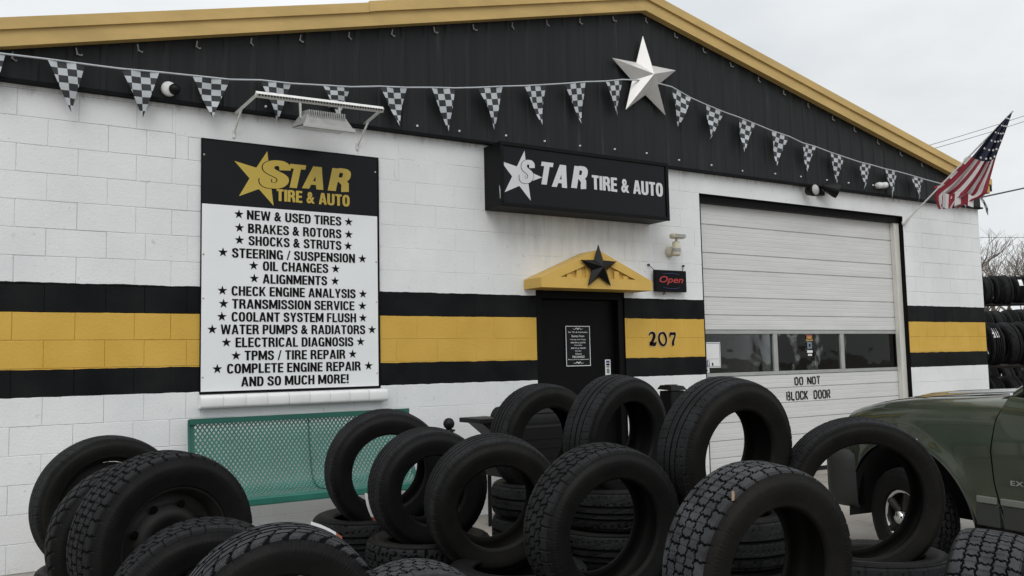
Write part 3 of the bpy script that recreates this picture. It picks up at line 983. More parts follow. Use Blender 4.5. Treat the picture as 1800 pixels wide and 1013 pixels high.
# strokes in a unit box (x 0..~1.35 em, z 0..1, width)
NUM2 = [[(.02, .78, .07), (.10, .92, .12), (.25, .97, .14), (.37, .86, .22), (.38, .68, .23), (.30, .46, .20), (.16, .22, .15), (.07, .05, .10)],
        [(.05, .10, .18), (.22, .13, .22), (.36, .10, .22), (.46, .15, .16), (.52, .32, .06)]]
NUM0 = [[(.30, .98, .09), (.12, .88, .14), (.03, .62, .16), (.06, .35, .17), (.17, .12, .17), (.33, .02, .13), (.48, .12, .13), (.56, .38, .15), (.53, .66, .17), (.43, .90, .17), (.30, .985, .10)]]
NUM7 = [[(.03, .66, .09), (.06, .80, .12), (.09, .92, .14)], [(.06, .93, .15), (.26, .90, .16), (.46, .93, .15)],
        [(.47, .96, .06), (.44, .78, .10), (.36, .55, .13), (.28, .32, .18), (.26, .12, .20), (.28, .0, .17)]]
na, nbp = aty(1140, 608, 0), aty(1192, 583, 0)
for st, ox in ((NUM2, 0.0), (NUM0, .70), (NUM7, 1.50)):
    mb = MB()
    H = 0.142
    for s in st:
        s = spline(s)
        pts = [(na.x + .005 + (ox + a) * H * 1.36, na.z + b * H) for a, b, c in s]
        brush(mb, pts, [c * H * 1.30 + .016 for a, b, c in s], -.0035, 1)
        brush(mb, pts, [c * H * 1.30 for a, b, c in s], -.0055, 0)
    mb.build('house_number', ['number', 'halo'], shop)

# --- pediment over the entrance
HX0, HX1, HZ0, HZ1 = 4.352, 5.735, 2.10, 2.195
HA = 5.045; HZA = 2.487
YF, HB = -0.30, -0.003
hood = MB()
outer = [(HX0, HZ0), (HX1, HZ0), (HX1, HZ1), (HA, HZA), (HX0, HZ1)]
ti = [(HX0 + .22, HZ0 + .105), (HX1 - .22, HZ0 + .105), (HA, HZA - .10)]
ys_ = YF + .035
# front ring between outer outline and the sunk triangle
ov = [(a, YF, b) for a, b in outer]; iv = [(a, YF, b) for a, b in ti]
hood.add(ov + iv, [(0, 1, 6, 5), (1, 2, 6), (2, 3, 7, 6), (3, 4, 5, 7), (4, 0, 5)])
hood.add(iv + [(a, ys_, b) for a, b in ti], [(0, 1, 4, 3), (1, 2, 5, 4), (2, 0, 3, 5)])
hood.add([(a, ys_, b) for a, b in ti], [(0, 1, 2)])
bk = [(a, HB, b) for a, b in outer]
hood.add(ov + bk, [(1, 0, 5, 6), (2, 1, 6, 7), (3, 2, 7, 8), (4, 3, 8, 9), (0, 4, 9, 5)])
hd = hood.build('door_hood', 'yellow', shop)
# raised battens in the triangle
for i, xx in enumerate(np.linspace(HX0 + .34, HX1 - .34, 7)):
    t_ = 1 - abs(xx - HA) / (HA - HX0 - .22)
    zt_ = HZ0 + .105 + t_ * (HZA - .10 - HZ0 - .105) - .004
    b_ = MB()
    b_.box(xx - .03, xx + .03, YF + .012, ys_ - .001, HZ0 + .107, max(zt_ - .008, HZ0 + .13))
    b_.build('batten', 'yellow', hd)

# --- black entrance door with frame
dr = MB()
x0, x1, z1 = 4.49, 5.605, 2.10
dr.box(x0 + .002, x0 + .075, .015, .13, -.01, z1 - .002)
dr.box(x1 - .075, x1 - .002, .015, .13, -.01, z1 - .002)
dr.box(x0 + .077, x1 - .077, .015, .13, z1 - .077, z1 - .002)
dr.build('door_casing', 'doorframe', shop)
df = MB()
df.bbox(x0 + .08, x1 - .08, .09, .135, .0, z1 - .082, .003)
for (a, b, c, d) in ((.22, .80, .18, .82),):
    df.bbox(x0 + a, x0 + a + .66, .082, .0895, .2, .95, .003)
leaf = df.build('entry_door', 'doorframe', shop)
h = MB()
h.tube([(x1 - .17, .088, 1.02), (x1 - .17, .03, 1.02), (x1 - .28, .03, 1.02)], .011, 8)
h.lathe([(.03, 0), (.03, .01), (.0, .012)], (x1 - .17, .088, 1.02), 16, axis='y')
h.build('door_handle', 'darkplastic', leaf)
th = MB(); th.box(x0 + .002, x1 - .002, -.02, .14, -.03, -.002); th.build('threshold', 'steel', shop)
# --- roller door
YD = 0.13
DX0, DX1 = 6.80, 10.455
door = MB()
lines = [3.24, 2.93, 2.602, 2.413, 2.093, 1.888, 1.715]
lines2 = [1.185, 1.025, 0.845, 0.657, 0.458, 0.267, 0.045]


def panelsec(zs):
    """section profile: flat ribs, fine beads, sunk joints"""
    p_ = []
    for i in range(len(zs) - 1):
        t_, b_ = zs[i], zs[i + 1]
        p_.append((t_, YD + .016)); p_.append((t_ - .008, YD))
        nbd = max(2, int((t_ - b_) / .05))
        for k in range(1, nbd):
            zc = t_ - .008 + (b_ - t_ + .016) * k / nbd
            p_ += [(zc + .007, YD), (zc, YD + .0016), (zc - .007, YD)]
        p_.append((b_ + .008, YD))
    p_.append((zs[-1], YD + .016))
    return p_


for zs in (lines, lines2):
    ps = panelsec(zs)
    vs = []
    for z, y in ps:
        vs += [(DX0, y, z), (DX1, y, z)]
    door.add(vs, [(2 * i, 2 * i + 2, 2 * i + 3, 2 * i + 1) for i in range(len(ps) - 1)])
door.box(DX0, DX1, YD + .018, YD + .05, .045, 1.185)
door.box(DX0, DX1, YD + .018, YD + .05, 1.715, 3.24)
rd_ = door.build('roller_door', 'panel', shop)
WX = [DX0, 8.03, 9.27, DX1]          # window bays
wf = MB()
wf.box(DX0, DX1, YD - .006, YD + .05, 1.672, 1.713)
wf.box(DX0, DX1, YD - .006, YD + .05, 1.187, 1.226)
for xx in (8.03, 9.27):
    wf.box(xx - .035, xx + .035, YD - .004, YD + .05, 1.228, 1.670)
wf.box(DX0, DX0 + .03, YD - .004, YD + .05, 1.228, 1.670)
wf.box(DX1 - .03, DX1, YD - .004, YD + .05, 1.228, 1.670)
wf.build('window_frame', 'mullion', rd_)
panes = []
for i in range(3):
    a, b = WX[i] + .032, WX[i + 1] - .032
    pm = MB(); pm.box(a, b, YD + .018, YD + .024, 1.23, 1.668)
    panes.append(pm.build('window_pane', 'glass', rd_))
sl = MB(); sl.bbox(DX0, DX1, YD - .005, YD + .05, -.004, .042, .006); sl.build('bottom_seal', 'darkplastic', rd_)
# painted warning, stencil letters (strokes with bridges)
def stencil(mb, word, x0, x1, z0, z1, y):
    G = {
        'D': [[(.02, 0), (.02, 1)], [(.26, .98), (.66, .96), (.90, .80), (.94, .5), (.90, .20), (.66, .04), (.26, .02)]],
        'O': [[(.42, 1), (.12, .9), (.03, .72), (.03, .28), (.12, .1), (.42, 0)], [(.58, 1), (.88, .9), (.97, .72), (.97, .28), (.88, .1), (.58, 0)]],
        'N': [[(0, 0), (0, 1)], [(.2, .88), (.8, .12)], [(1, 0), (1, 1)]],
        'T': [[(0, .99), (.42, .99)], [(.58, .99), (1, .99)], [(.5, 0), (.5, .86)]],
        'B': [[(0, 0), (0, 1)], [(.40, .99), (.72, .96), (.88, .8), (.78, .6), (.40, .53)], [(.40, .47), (.85, .42), (.97, .24), (.8, .04), (.40, .01)]],
        'L': [[(.05, 0), (.05, 1)], [(.24, .02), (.95, .02)]],
        'C': [[(.42, 1), (.12, .9), (.03, .72), (.03, .28), (.12, .1), (.42, 0)], [(.58, 1), (.9, .9), (.95, .70)], [(.58, 0), (.9, .1), (.95, .30)]],
        'K': [[(0, 0), (0, 1)], [(.24, .52), (.9, 1)], [(.32, .44), (.95, 0)]],
        'R': [[(0, 0), (0, 1)], [(.40, .99), (.74, .96), (.92, .76), (.8, .55), (.40, .5)], [(.45, .42), (.95, 0)]],
    }
    adv = {' ': .9}
    tot = sum(adv.get(c, 1.45) for c in word) - .45
    u = (x1 - x0) / tot
    x = x0
    for c in word:
        if c in G:
            for s in G[c]:
                pts = [(x + a * u, z0 + (z1 - z0) * b) for a, b in s]
                brush(mb, pts, [.021] * len(pts), y)
        x += adv.get(c, 1.45) * u


for wd_, wa, wb, wc, we in (('DO', 8.345, 8.487, 1.052, 1.142), ('NOT', 8.578, 8.805, 1.052, 1.142), ('BLOCK', 8.19, 8.565, .873, .972), ('DOOR', 8.682, 8.985, .873, .972)):
    wm = MB()
    stencil(wm, wd_, wa, wb, wc, we, YD - .004)
    wm.build('warning_lettering', 'ink', rd_)
# stops / trim either side and black header
tr = MB()
tr.box(10.39, 10.498, .065, .125, 0, 3.2)
tr.build('door_trim', 'trim', shop)
tr = MB()
tr.box(6.744, 6.80, .045, .125, 0, 3.2); tr.build('door_trim', 'doorframe', shop)
tr = MB()
tr.box(6.744, 10.498, .05, .20, 3.165, 3.248)
tr.build('door_header', 'doorframe', shop)
# posters on the glass (the code square is left blank)
ps = MB()
P0, P1 = aty(1240, 603, YD), aty(1267, 645, YD)
px0, px1, pz0, pz1 = aty(1243, 620, YD).x, aty(1267.5, 620, YD).x, 1.288, 1.578
ps.box(px0, px1, YD + .010, YD + .0135, pz0, pz1, 0)
bd = .006
for (a, b, c, d) in ((px0, px1, pz1 - .016, pz1 - .010), (px1 - .016, px1 - .010, pz0 + .01, pz1 - .016), (px0, px1, pz0 + .010, pz0 + .016), (px0 + .01, px1 - .03, pz0 + .098, pz0 + .101)):
    ps.box(a, b, YD + .008, YD + .0098, c, d, 2)
ps.box(px0 + .004, px0 + .040, YD + .007, YD + .0098, pz0 + .018, pz0 + .085, 1)
put_text(ps, 'f', px0 + .012, px0 + .036, pz0 + .020, pz0 + .082, YD + .006, .03, mi=0)
ps.box(px0 + .078, px0 + .098, YD + .007, YD + .0098, pz0 + .024, pz0 + .056, 3)
ps.build('window_poster', ['paper', 'blueprint', 'greyprint', 'ink'], rd_)
ps = MB()
ps.box(6.853, 6.933, YD + .010, YD + .0135, 1.232, 1.284, 0)
star_flat(ps, star_poly(6.893, 1.258, .020, .012), YD + .008, 1)
ps.build('window_sticker', ['paper', 'blueprint'], rd_)
sx = 8.66
ps = MB()
ps.box(sx - .055, sx + .055, YD + .010, YD + .014, 1.61, 1.662, 0)
ps.box(sx - .062, sx + .062, YD + .008, YD + .012, 1.585, 1.600, 1)
ps.box(sx - .035, sx + .035, YD + .007, YD + .0098, 1.612, 1.64, 1)
ps.build('window_sticker', ['redprint', 'goldprint'], rd_)
ps = MB()
ps.box(sx - .042, sx + .042, YD + .010, YD + .014, 1.49, 1.572, 0)
star_flat(ps, star_poly(sx, 1.53, .026, .014), YD + .008, 1)
ps.build('window_sticker', ['greyprint', 'ink'], rd_)
ps = MB()
ps.box(sx - .05, sx + .05, YD + .010, YD + .014, 1.438, 1.468, 0)
ps.box(sx - .036, sx - .004, YD + .010, YD + .014, 1.40, 1.425, 0)
ps.box(sx + .004, sx + .036, YD + .010, YD + .014, 1.40, 1.425, 0)
ps.build('window_sticker', ['paper'], rd_)

# ================================================================== service board on the wall
sg = empty('service_sign', (2.06, 0, 1.21), 'tall black and white board listing repair services above the teal bench', 'sign')
b_ = MB()
SBX0, SBX1, SBZ0, SBZ1 = 1.292, 2.822, 1.200, 3.236
b_.bbox(SBX0, SBX1, -.022, .058, SBZ0, SBZ1, .003)
b_.build('backing_frame', 'ink', sg)
b_ = MB(); b_.box(SBX0 + .006, SBX1 - .022, -.026, -.0221, SBZ0 + .019, 2.705)
b_.build('white_panel', 'signwhite', sg)
b_ = MB(); b_.box(SBX0 + .006, SBX1 - .022, -.026, -.0221, 2.709, SBZ1 - .016)
b_.build('header_panel', 'signblack', sg)
for zz in (1.33, 1.95, 2.3, 3.1):
    for xx in (SBX0 + .02, SBX1 - .036):
        b_ = MB()
        b_.lathe([(0, .004), (.006, .003), (.008, 0)], (xx, -.026, zz), 10, axis='y')
        b_.build('panel_screw', 'steel', sg)
YL = -.0285
THH = .0388
ROWS = [('NEW & USED TIRES', 434, 600, 420, 613, 383.5), ('BRAKES & ROTORS', 436, 600, 421, 613, 406.5), ('SHOCKS & STRUTS', 437, 600, 421, 612, 427.5),
        ('STEERING / SUSPENSION', 408, 624, 392, 637, 449.5), ('OIL CHANGES', 462, 577, 446, 590, 470), ('ALIGNMENTS', 462, 575, 447, 589, 492),
        ('CHECK ENGINE ANALYSIS', 407, 625, 391, 638, 514), ('TRANSMISSION SERVICE', 408, 623, 393, 637, 536), ('COOLANT SYSTEM FLUSH', 407, 626, 390, 638, 558),
        ('WATER PUMPS & RADIATORS', 388, 642, 373, 654, 579.5), ('ELECTRICAL DIAGNOSIS', 414, 621, 398, 634, 601.5), ('TPMS / TIRE REPAIR', 430, 607, 415, 620, 624),
        ('COMPLETE ENGINE REPAIR', 399, 634, 382, 648, 646), ('AND SO MUCH MORE!', 424, 613, None, None, 668.5)]
for (tx, xa, xb, sa, sb, yc) in ROWS:
    xm = (xa + xb) / 2
    c = aty(xm, yc, YL)
    X0, X1 = aty(xa, yc, YL).x, aty(xb, yc, YL).x
    lm = MB()
    put_caps(lm, tx, X0, X1, c.z - THH, c.z + THH, YL)
    if sa:
        for s in (sa, sb):
            star_flat(lm, star_poly(aty(s, yc, YL).x, c.z, .040), YL)
    lm.build('service_lettering', 'ink', sg)


def pq(lst, Y):
    return [(aty(a, b, Y).x, aty(a, b, Y).z) for a, b in lst]


def logo(parent, Y, star, letters, small, cm, cdark, shear):
    poly, c = star5(pq(star, Y), .385)
    mb = MB(); star_flat(mb, poly, Y, 0)
    mb.build('logo_star', [cm], parent)
    for i, (ch, xa, xb, ya, yb, bold) in enumerate(letters):
        p0 = aty((xa + xb) / 2, yb, Y); p1 = aty((xa + xb) / 2, ya, Y)
        X0, X1 = aty(xa, (ya + yb) / 2, Y).x, aty(xb, (ya + yb) / 2, Y).x
        if ch == 'S':
            e = .011
            d = MB()
            put_caps(d, ch, X0, X1, p0.z, p1.z, Y - .0012, shear=shear, fat=1.25, extra=.042)
            d.build('logo_letter_outline', [cdark], parent)
        m_ = MB()
        put_caps(m_, ch, X0, X1, p0.z, p1.z, Y - .003, shear=shear, fat=1.25)
        m_.build('logo_letter', [cm], parent)
    tx, xa, xb, y0l, y1l, y0r, y1r = small
    A0, A1, B0, B1 = aty(xa, y0l, Y), aty(xa, y1l, Y), aty(xb, y0r, Y), aty(xb, y1r, Y)
    m_ = MB()
    put_caps(m_, tx, A0.x, B0.x, (A1.z + B1.z) / 2, (A0.z + B0.z) / 2, Y - .003, fat=1.15)
    m_.build('logo_lettering', [cm], parent)


logo(sg, -.0285, [(470, 266), (412, 283), (420, 345), (481, 362), (509, 312)],
     [('S', 456, 512, 283, 331, .075), ('T', 501, 538, 290, 331, .07), ('A', 532, 575, 293, 333, .06), ('R', 577, 619, 297, 337, .07)],
     ('TIRE & AUTO', 486, 614, 334.5, 355, 342, 362), 'signyellow', 'signblack', .22)

# ================================================================== light-box sign over the door
bs = empty('lightbox_sign', (4.96, 0, 2.84), 'long black box sign with pale star and lettering above the entrance', 'sign')
LX0, LX1, LZ0, LZ1, LY = 3.922, 6.0, 2.845, 3.452, -.30
b_ = MB()
b_.bbox(LX0, LX1, LY + .012, -.004, LZ0, LZ1, .005)
b_.build('cabinet', 'signblack2', bs)
b_ = MB()
fr = .035
b_.bbox(LX0 - .004, LX1 + .004, LY - .01, LY + .0115, LZ0 - .004, LZ0 + fr, .004)
b_.bbox(LX0 - .004, LX1 + .004, LY - .01, LY + .0115, LZ1 - fr, LZ1 + .004, .004)
b_.bbox(LX0 - .004, LX0 + fr, LY - .01, LY + .0115, LZ0 + fr + .001, LZ1 - fr - .001, .004)
b_.bbox(LX1 - fr, LX1 + .004, LY - .01, LY + .0115, LZ0 + fr + .001, LZ1 - fr - .001, .004)
b_.build('retainer_frame', 'signblack2', bs)
b_ = MB(); b_.box(LX0 + fr + .001, LX1 - fr - .001, LY + .004, LY + .011, LZ0 + fr + .001, LZ1 - fr - .001)
b_.build('face_panel', 'signblack', bs)
logo(bs, LY + .0025, [(922, 265), (880, 283), (887, 338), (933, 353), (953, 312)],
     [('S', 912, 941, 282, 322, .075), ('T', 945, 973, 286, 325, .07), ('A', 970, 1002, 290, 330, .06), ('R', 1004, 1035, 293, 332, .07)],
     ('TIRE & AUTO', 1040, 1164, 310, 334, 321, 345), 'lettergrey', 'signblack', .22)
b_ = MB()
q = pq([(877.5, 325), (879, 349), (884, 349)], LY + .0025)
b_.add([(a, LY + .0025, b) for a, b in q], [(0, 1, 2)])
b_.build('vinyl_scrap', 'lettergrey', bs)

# ================================================================== barn stars
def barn_star(name, tips_px, Yb, apex, matn, label):
    poly, c = star5(pq(tips_px, Yb), .40)
    base = empty(name, (c[0], 0, c[1]), label, 'star')
    n = len(poly)
    mb = MB()
    vs = [(c[0], Yb - apex, c[1])] + [(a, Yb, b) for a, b in poly]
    mb.add(vs, [(0, 1 + i, 1 + (i + 1) % n) for i in range(n)])
    mb.add([(a, Yb, b) for a, b in poly] + [(c[0] + (a - c[0]) * .97, Yb + .012, c[1] + (b - c[1]) * .97) for a, b in poly],
           [(i, i + n, (i + 1) % n + n, (i + 1) % n) for i in range(n)])
    mb.build('star_body', matn, base)
    k = MB()
    k.lathe([(.02, Yb * -1 - .012), (.02, .0)], (c[0], 0, c[1]), 10, axis='y')
    k.build('mounting_stud', 'steel', base)
    return base


barn_star('barn_star', [(1130, 63), (1076, 102), (1100, 193), (1170, 203), (1188, 124)], -.085, .15, 'starsilver',
          'large silver metal star fixed high on the dark gable')
barn_star('barn_star', [(1052, 430), (1021, 457), (1034, 503), (1074, 503), (1084, 460)], -.325, .075, 'starblack',
          'small black metal star on the yellow door hood')

# ================================================================== pennant string
pn = empty('pennant_string', (6.0, -.12, 3.6), 'string of black and white checkered pennants across the dark gable', 'bunting')
PY = -.135
line = [(-40, 88), (0, 94), (83, 104), (150, 113), (213, 121), (280, 127), (338, 133), (405, 140), (458, 141), (512, 147), (567, 150), (617, 153), (667, 152), (715, 154),
        (758, 154), (800, 155), (840, 154), (883, 152), (922, 151), (959, 149), (993, 147), (1029, 144), (1064, 143), (1095, 140), (1140, 142), (1181, 153), (1214, 172), (1241, 184),
        (1275, 198), (1298, 206), (1328, 218), (1357, 230), (1387, 240), (1410, 251), (1434, 258), (1460, 268), (1484, 276), (1511, 285), (1532, 290), (1556, 297),
        (1579, 302), (1601, 308), (1624, 315), (1650, 322), (1690, 334), (1722, 345)]
mb = MB()
mb.tube([aty(a, b, PY) for a, b in line], .0075, 6)
mb.build('cord', 'penlight', pn)
PEN = [((-34, 90), (9, 97), (-10, 168)), ((83, 104), (150, 113), (124, 196)), ((213, 121), (280, 127), (250, 205)), ((338, 133), (405, 140), (375, 208)), ((458, 141), (512, 147), (491, 214)),
       ((567, 150), (617, 153), (597, 208)), ((667, 152), (715, 154), (702, 222)), ((758, 154), (800, 155), (793, 230)), ((840, 154), (883, 152), (872, 227)),
       ((922, 151), (959, 149), (954, 220)), ((993, 147), (1029, 144), (1024, 217)), ((1064, 143), (1095, 140), (1088, 203)), ((1181, 153), (1214, 172), (1196, 222)),
       ((1241, 184), (1275, 198), (1251, 245)), ((1298, 206), (1328, 218), (1307, 268)), ((1357, 230), (1387, 240), (1366, 292)), ((1410, 251), (1434, 258), (1420, 303)),
       ((1460, 268), (1484, 276), (1474, 322)), ((1511, 285), (1532, 290), (1521, 334)), ((1556, 297), (1579, 302), (1570, 350)), ((1601, 308), (1624, 315), (1617, 354)),
       ((1688, 333), (1706, 339), (1697, 366)), ((1719, 343), (1727, 348), (1741, 379))]
for pi, (a, b, t) in enumerate(PEN):
    A, B, T_ = aty(*a, PY), aty(*b, PY), aty(*t, PY)
    T_.y += .02
    mb = MB()
    off = pi % 2
    rows, cols = 7, 4
    ph = random.uniform(0, 6)
    curl = random.uniform(-.06, .06)
    T_.x += random.uniform(-.012, .012)
    for r in range(rows):
        for s in range(2):
            v0, v1 = (r + s / 2) / rows, (r + (s + 1) / 2) / rows
            l0, r0_ = .5 - .5 * (1 - v0), .5 + .5 * (1 - v0)
            for c in range(cols):
                c0, c1 = c / cols, (c + 1) / cols
                # checks keep their size; the triangle's edge cuts them
                vs = []
                for (v, cc) in ((v0, c0), (v0, c1), (v1, c1), (v1, c0)):
                    lo, hi = .5 - .5 * (1 - v), .5 + .5 * (1 - v)
                    u = min(max(cc, lo), hi)
                    top = A.lerp(B, u)
                    mid = A.lerp(B, .5)
                    P = top + (T_ - mid) * v
                    P = P + Vector((0, -.010 * math.sin(ph + 5 * v) * v * 2 - .006 * math.sin(ph * 2 + 9 * u + 3 * v) + curl * v * (u - .5) * 2, 0))
                    vs.append(P)
                if (vs[0] - vs[1]).length < 1e-4 and (vs[3] - vs[2]).length < 1e-4: continue
                mb.add(vs, [(0, 3, 2, 1)], (r + c + off) % 2, True)
    mb.build('pennant', ['pendark', 'penlight'], pn)

# ================================================================== sign lamp: white channel on arms, LED floodlight under it
lf = empty('sign_lamp_frame', (2.1, 0, 3.4), 'white perforated metal channel frame on two arms above the service board', 'lamp frame')
Bq, Cq, Aq, Dq = aty(452, 166, -.52), aty(671, 193, -.52), aty(415, 199, -.02), aty(640, 219, -.02)
for n_, (p, q) in (('side_arm', (Aq, Bq)), ('side_arm', (Dq, Cq))):
    mb = MB(); mb.tube([p, q], .017, 4, smooth=False); mb.build(n_, 'lampwhite', lf)
mb = MB()
dv = (Cq - Bq)
mb.tube([Bq - dv * .01, Cq + dv * .01], .026, 4, smooth=False)
bar = mb.build('channel_bar', 'lampwhite', lf)
mb = MB()
for k in range(44):
    P = Bq + dv * ((k + .5) / 44)
    mb.box(P.x - .006, P.x + .006, P.y - .031, P.y - .022, P.z - .016, P.z - .004)
mb.build('slot_row', 'darkplastic', bar)['kind'] = 'stuff'
for (p, q, w) in ((Aq, Bq, aty(411, 236, -.003)), (Dq, Cq, aty(628, 258, -.003))):
    mb = MB(); m_ = p.lerp(q, .28)
    mb.tube([m_, w], .009, 6)
    mb.tube([w + Vector((0, 0, .03)), w - Vector((0, 0, .03))], .013, 6)
    mb.build('brace', 'lampwhite', lf)
fl = empty('flood_lamp', (2.2, -.28, 3.4), 'grey finned flood lamp hanging under the white channel frame', 'lamp')
mb = MB()
fx0, fx1, fzc, fyc = 1.98, 2.40, 3.365, -.30
# housing: tapered body, glass tilted down to the board
mb.add([(fx0 + .05, fyc - .10, fzc + .07), (fx1 - .04, fyc - .10, fzc + .07), (fx1 - .04, fyc + .10, fzc + .10), (fx0 + .05, fyc + .10, fzc + .10),
        (fx0, fyc - .17, fzc - .035), (fx1, fyc - .17, fzc - .035), (fx1, fyc + .15, fzc + .01), (fx0, fyc + .15, fzc + .01)],
       [(0, 1, 2, 3), (4, 5, 1, 0), (5, 6, 2, 1), (6, 7, 3, 2), (7, 4, 0, 3), (7, 6, 5, 4)])
mb.build('housing', 'lampgrey', fl)
mb = MB()
for k in range(17):
    xx = fx0 + .065 + (fx1 - fx0 - .12) * k / 16
    mb.add([(xx - .004, fyc - .125, fzc + .02), (xx - .004, fyc + .10, fzc + .11), (xx - .004, fyc + .09, fzc + .135), (xx - .004, fyc - .11, fzc + .105),
            (xx + .004, fyc - .125, fzc + .02), (xx + .004, fyc + .10, fzc + .11), (xx + .004, fyc + .09, fzc + .135), (xx + .004, fyc - .11, fzc + .105)],
           [(0, 1, 2, 3), (7, 6, 5, 4), (0, 3, 7, 4), (3, 2, 6, 7), (1, 0, 4, 5)])
mb.build('cooling_fins', 'lampgrey', fl)
mb = MB()
mb.bbox(fx0 - .01, fx1 + .01, fyc - .185, fyc - .165, fzc - .062, fzc - .030, .004)
mb.add([(fx0, fyc - .165, fzc - .045), (fx1, fyc - .165, fzc - .045), (fx1, fyc + .15, fzc + .003), (fx0, fyc + .15, fzc + .003)], [(0, 3, 2, 1)])
mb.build('lens_frame', 'lens', fl)
for xx in (fx0 + .03, fx1 - .05):
    mb = MB(); mb.tube([(xx, fyc, fzc + .05), (xx, fyc + .02, fzc + .22), (xx, -.05, fzc + .26)], .012, 6); mb.build('hanger_strap', 'lampgrey', fl)

# ================================================================== cameras and wall lamps
def dome_cam(P, tone, label):
    e_ = empty('security_camera', P, label, 'camera')
    mb = MB(); mb.lathe([(.0, .0), (.056, 0), (.060, .03), (.052, .05), (0, .056)], P, 20, axis='y'); mb.build('mount_base', 'paper', e_)
    mb = MB()
    mb.lathe([(.044 * math.cos(t), .05 + .044 * math.sin(t)) for t in np.linspace(0, math.pi / 2, 7)], P + Vector((.036, 0, -.004)), 20, axis='y')
    mb.build('camera_ball', tone, e_)
    return e_


dome_cam(Vector((1.03, -.04, 3.58)), 'darkplastic', 'round white security camera with black eye between pennants at left')
c2 = empty('security_camera', (9.97, -.04, 3.61), 'small white twin headed camera on the gable above the roller door', 'camera')
for dx, dz in ((-.055, -.004), (.055, .008)):
    mb = MB(); mb.lathe([(0, .13), (.03, .125), (.042, .09), (.042, .06), (.03, .03)], (9.97 + dx, 0, 3.612 + dz), 16, axis='y'); mb.build('camera_head', 'paper', c2)
mb = MB(); mb.bbox(9.93, 10.01, -.075, -.036, 3.585, 3.635, .006); mb.build('mount_base', 'paper', c2)

# twin dark wall lamps above the roller door
P = aty(1440, 336, -.02)
tw = empty('wall_lamp', P, 'twin headed dark flood lamp on the white lintel above the roller door', 'lamp')
mb = MB(); mb.bbox(P.x - .05, P.x + .06, -.06, -.002, P.z - .06, P.z + .03, .008); mb.build('junction_box', 'darkplastic', tw)
hp = aty(1431, 334, -.16)
mb = MB()
mb.lathe([(.02, -.12), (.05, -.10), (.075, -.02), (.08, 0.02), (.072, .03), (.066, .02)], (hp.x, hp.y, hp.z), 20, axis='y')
l1 = mb.build('lamp_head', 'darkplastic', tw)
mb = MB(); mb.lathe([(.066, .02), (.05, .034), (.0, .042)], (hp.x, hp.y, hp.z), 20, axis='y'); mb.build('lamp_glass', 'lens', l1)
hp = aty(1460, 333, -.15)
mb = MB()
d0 = Vector((hp.x - .07, hp.y + .06, hp.z + .045)); d1 = Vector((hp.x + .075, hp.y - .05, hp.z - .03))
mb.tube([d0, d0.lerp(d1, .3), d0.lerp(d1, .8), d1], [.03, .055, .085, .088], 18)
mb.build('lamp_head', 'darkplastic', tw)
mb = MB(); mb.tube([(P.x, -.05, P.z - .02), (P.x - .03, -.10, P.z + .0)], .018, 8); mb.tube([(P.x + .02, -.05, P.z - .02), d0], .018, 8); mb.build('swivel_arm', 'darkplastic', tw)

# cream motion-sensor lamp
P = aty(1176, 443, -.004)
ml = empty('sensor_lamp', P, 'cream plastic motion sensor lamp on the white wall above the open sign', 'lamp')
mb = MB(); mb.lathe([(.055, 0), (.06, .02), (.05, .06), (.03, .075), (0, .08)], P + Vector((.0, 0, 0)), 20, axis='y'); mb.build('wall_mount', 'cream', ml)
Q = aty(1189, 437, -.14)
mb = MB()
mb.lathe([(0, -.085), (.035, -.08), (.045, -.06), (.045, .06), (.038, .075), (0, .078)], Q, 20)
bd_ = mb.build('sensor_body', 'cream', ml)
mb = MB(); mb.lathe([(.0458, -.04), (.0462, -.035), (.0462, -.005), (.0458, 0)], Q, 20); mb.build('sensor_window', 'lampgrey', bd_)
mb = MB(); mb.tube([P + Vector((.01, -.06, .0)), Q + Vector((-.02, .03, -.02))], .02, 8); mb.build('swivel_arm', 'cream', ml)
mb = MB()
mb.tube([Q + Vector((0, 0, .07)), Q + Vector((0, -.005, .10))], .015, 8)
H0 = Q + Vector((.005, -.02, .125))
mb.bbox(H0.x - .085, H0.x + .085, H0.y - .045, H0.y + .05, H0.z - .022, H0.z + .034, .02)
hd2 = mb.build('lamp_head', 'cream', ml)
mb = MB(); mb.bbox(H0.x - .072, H0.x + .072, H0.y - .053, H0.y - .043, H0.z - .016, H0.z + .024, .004); mb.build('lamp_glass', 'lampgrey', hd2)

# ================================================================== open sign
os_ = empty('open_sign', (6.19, 0, 2.1), 'black framed unlit open sign with red script hanging beside the door hood', 'sign')
ox0, ox1, oz0, oz1 = 5.985, 6.428, 2.118, 2.350
b_ = MB(); b_.bbox(ox0, ox1, -.075, -.03, oz0, oz1, .006); b_.build('case', 'signblack2', os_)
b_ = MB()
put_text(b_, 'Open', ox0 + .05, ox1 - .05, oz0 + .075, oz1 - .065, -.0775, bold=.012, shear=.28)
b_.build('tube_lettering', 'ledred', os_)
b_ = MB()
arc = [(ox0 + .10 + .24 * t, -.0775, oz0 + .045 - .012 * math.sin(math.pi * t)) for t in np.linspace(0, 1, 12)]
b_.tube(arc, .003, 5)
b_.build('tube_line', 'blueprint', os_); b_ = MB()
arc = [(ox0 + .10 + .24 * t, -.0775, oz1 - .045 + .012 * math.sin(math.pi * t)) for t in np.linspace(0, 1, 12)]
b_.tube(arc, .003, 5)
b_.build('tube_line', 'blueprint', os_)
for (xa, xb, pxh) in ((ox0 + .01, 1139, 466), (ox1 - .03, 1200, 468)):
    hk = aty(xb, pxh, -.004)
    b_ = MB(); b_.tube([(xa, -.05, oz1 - .005), (hk.x, -.012, hk.z)], .004, 5); b_.lathe([(.012, 0), (.012, .02), (0, .022)], hk, 8, axis='y'); b_.build('hanging_chain', 'cable', os_)
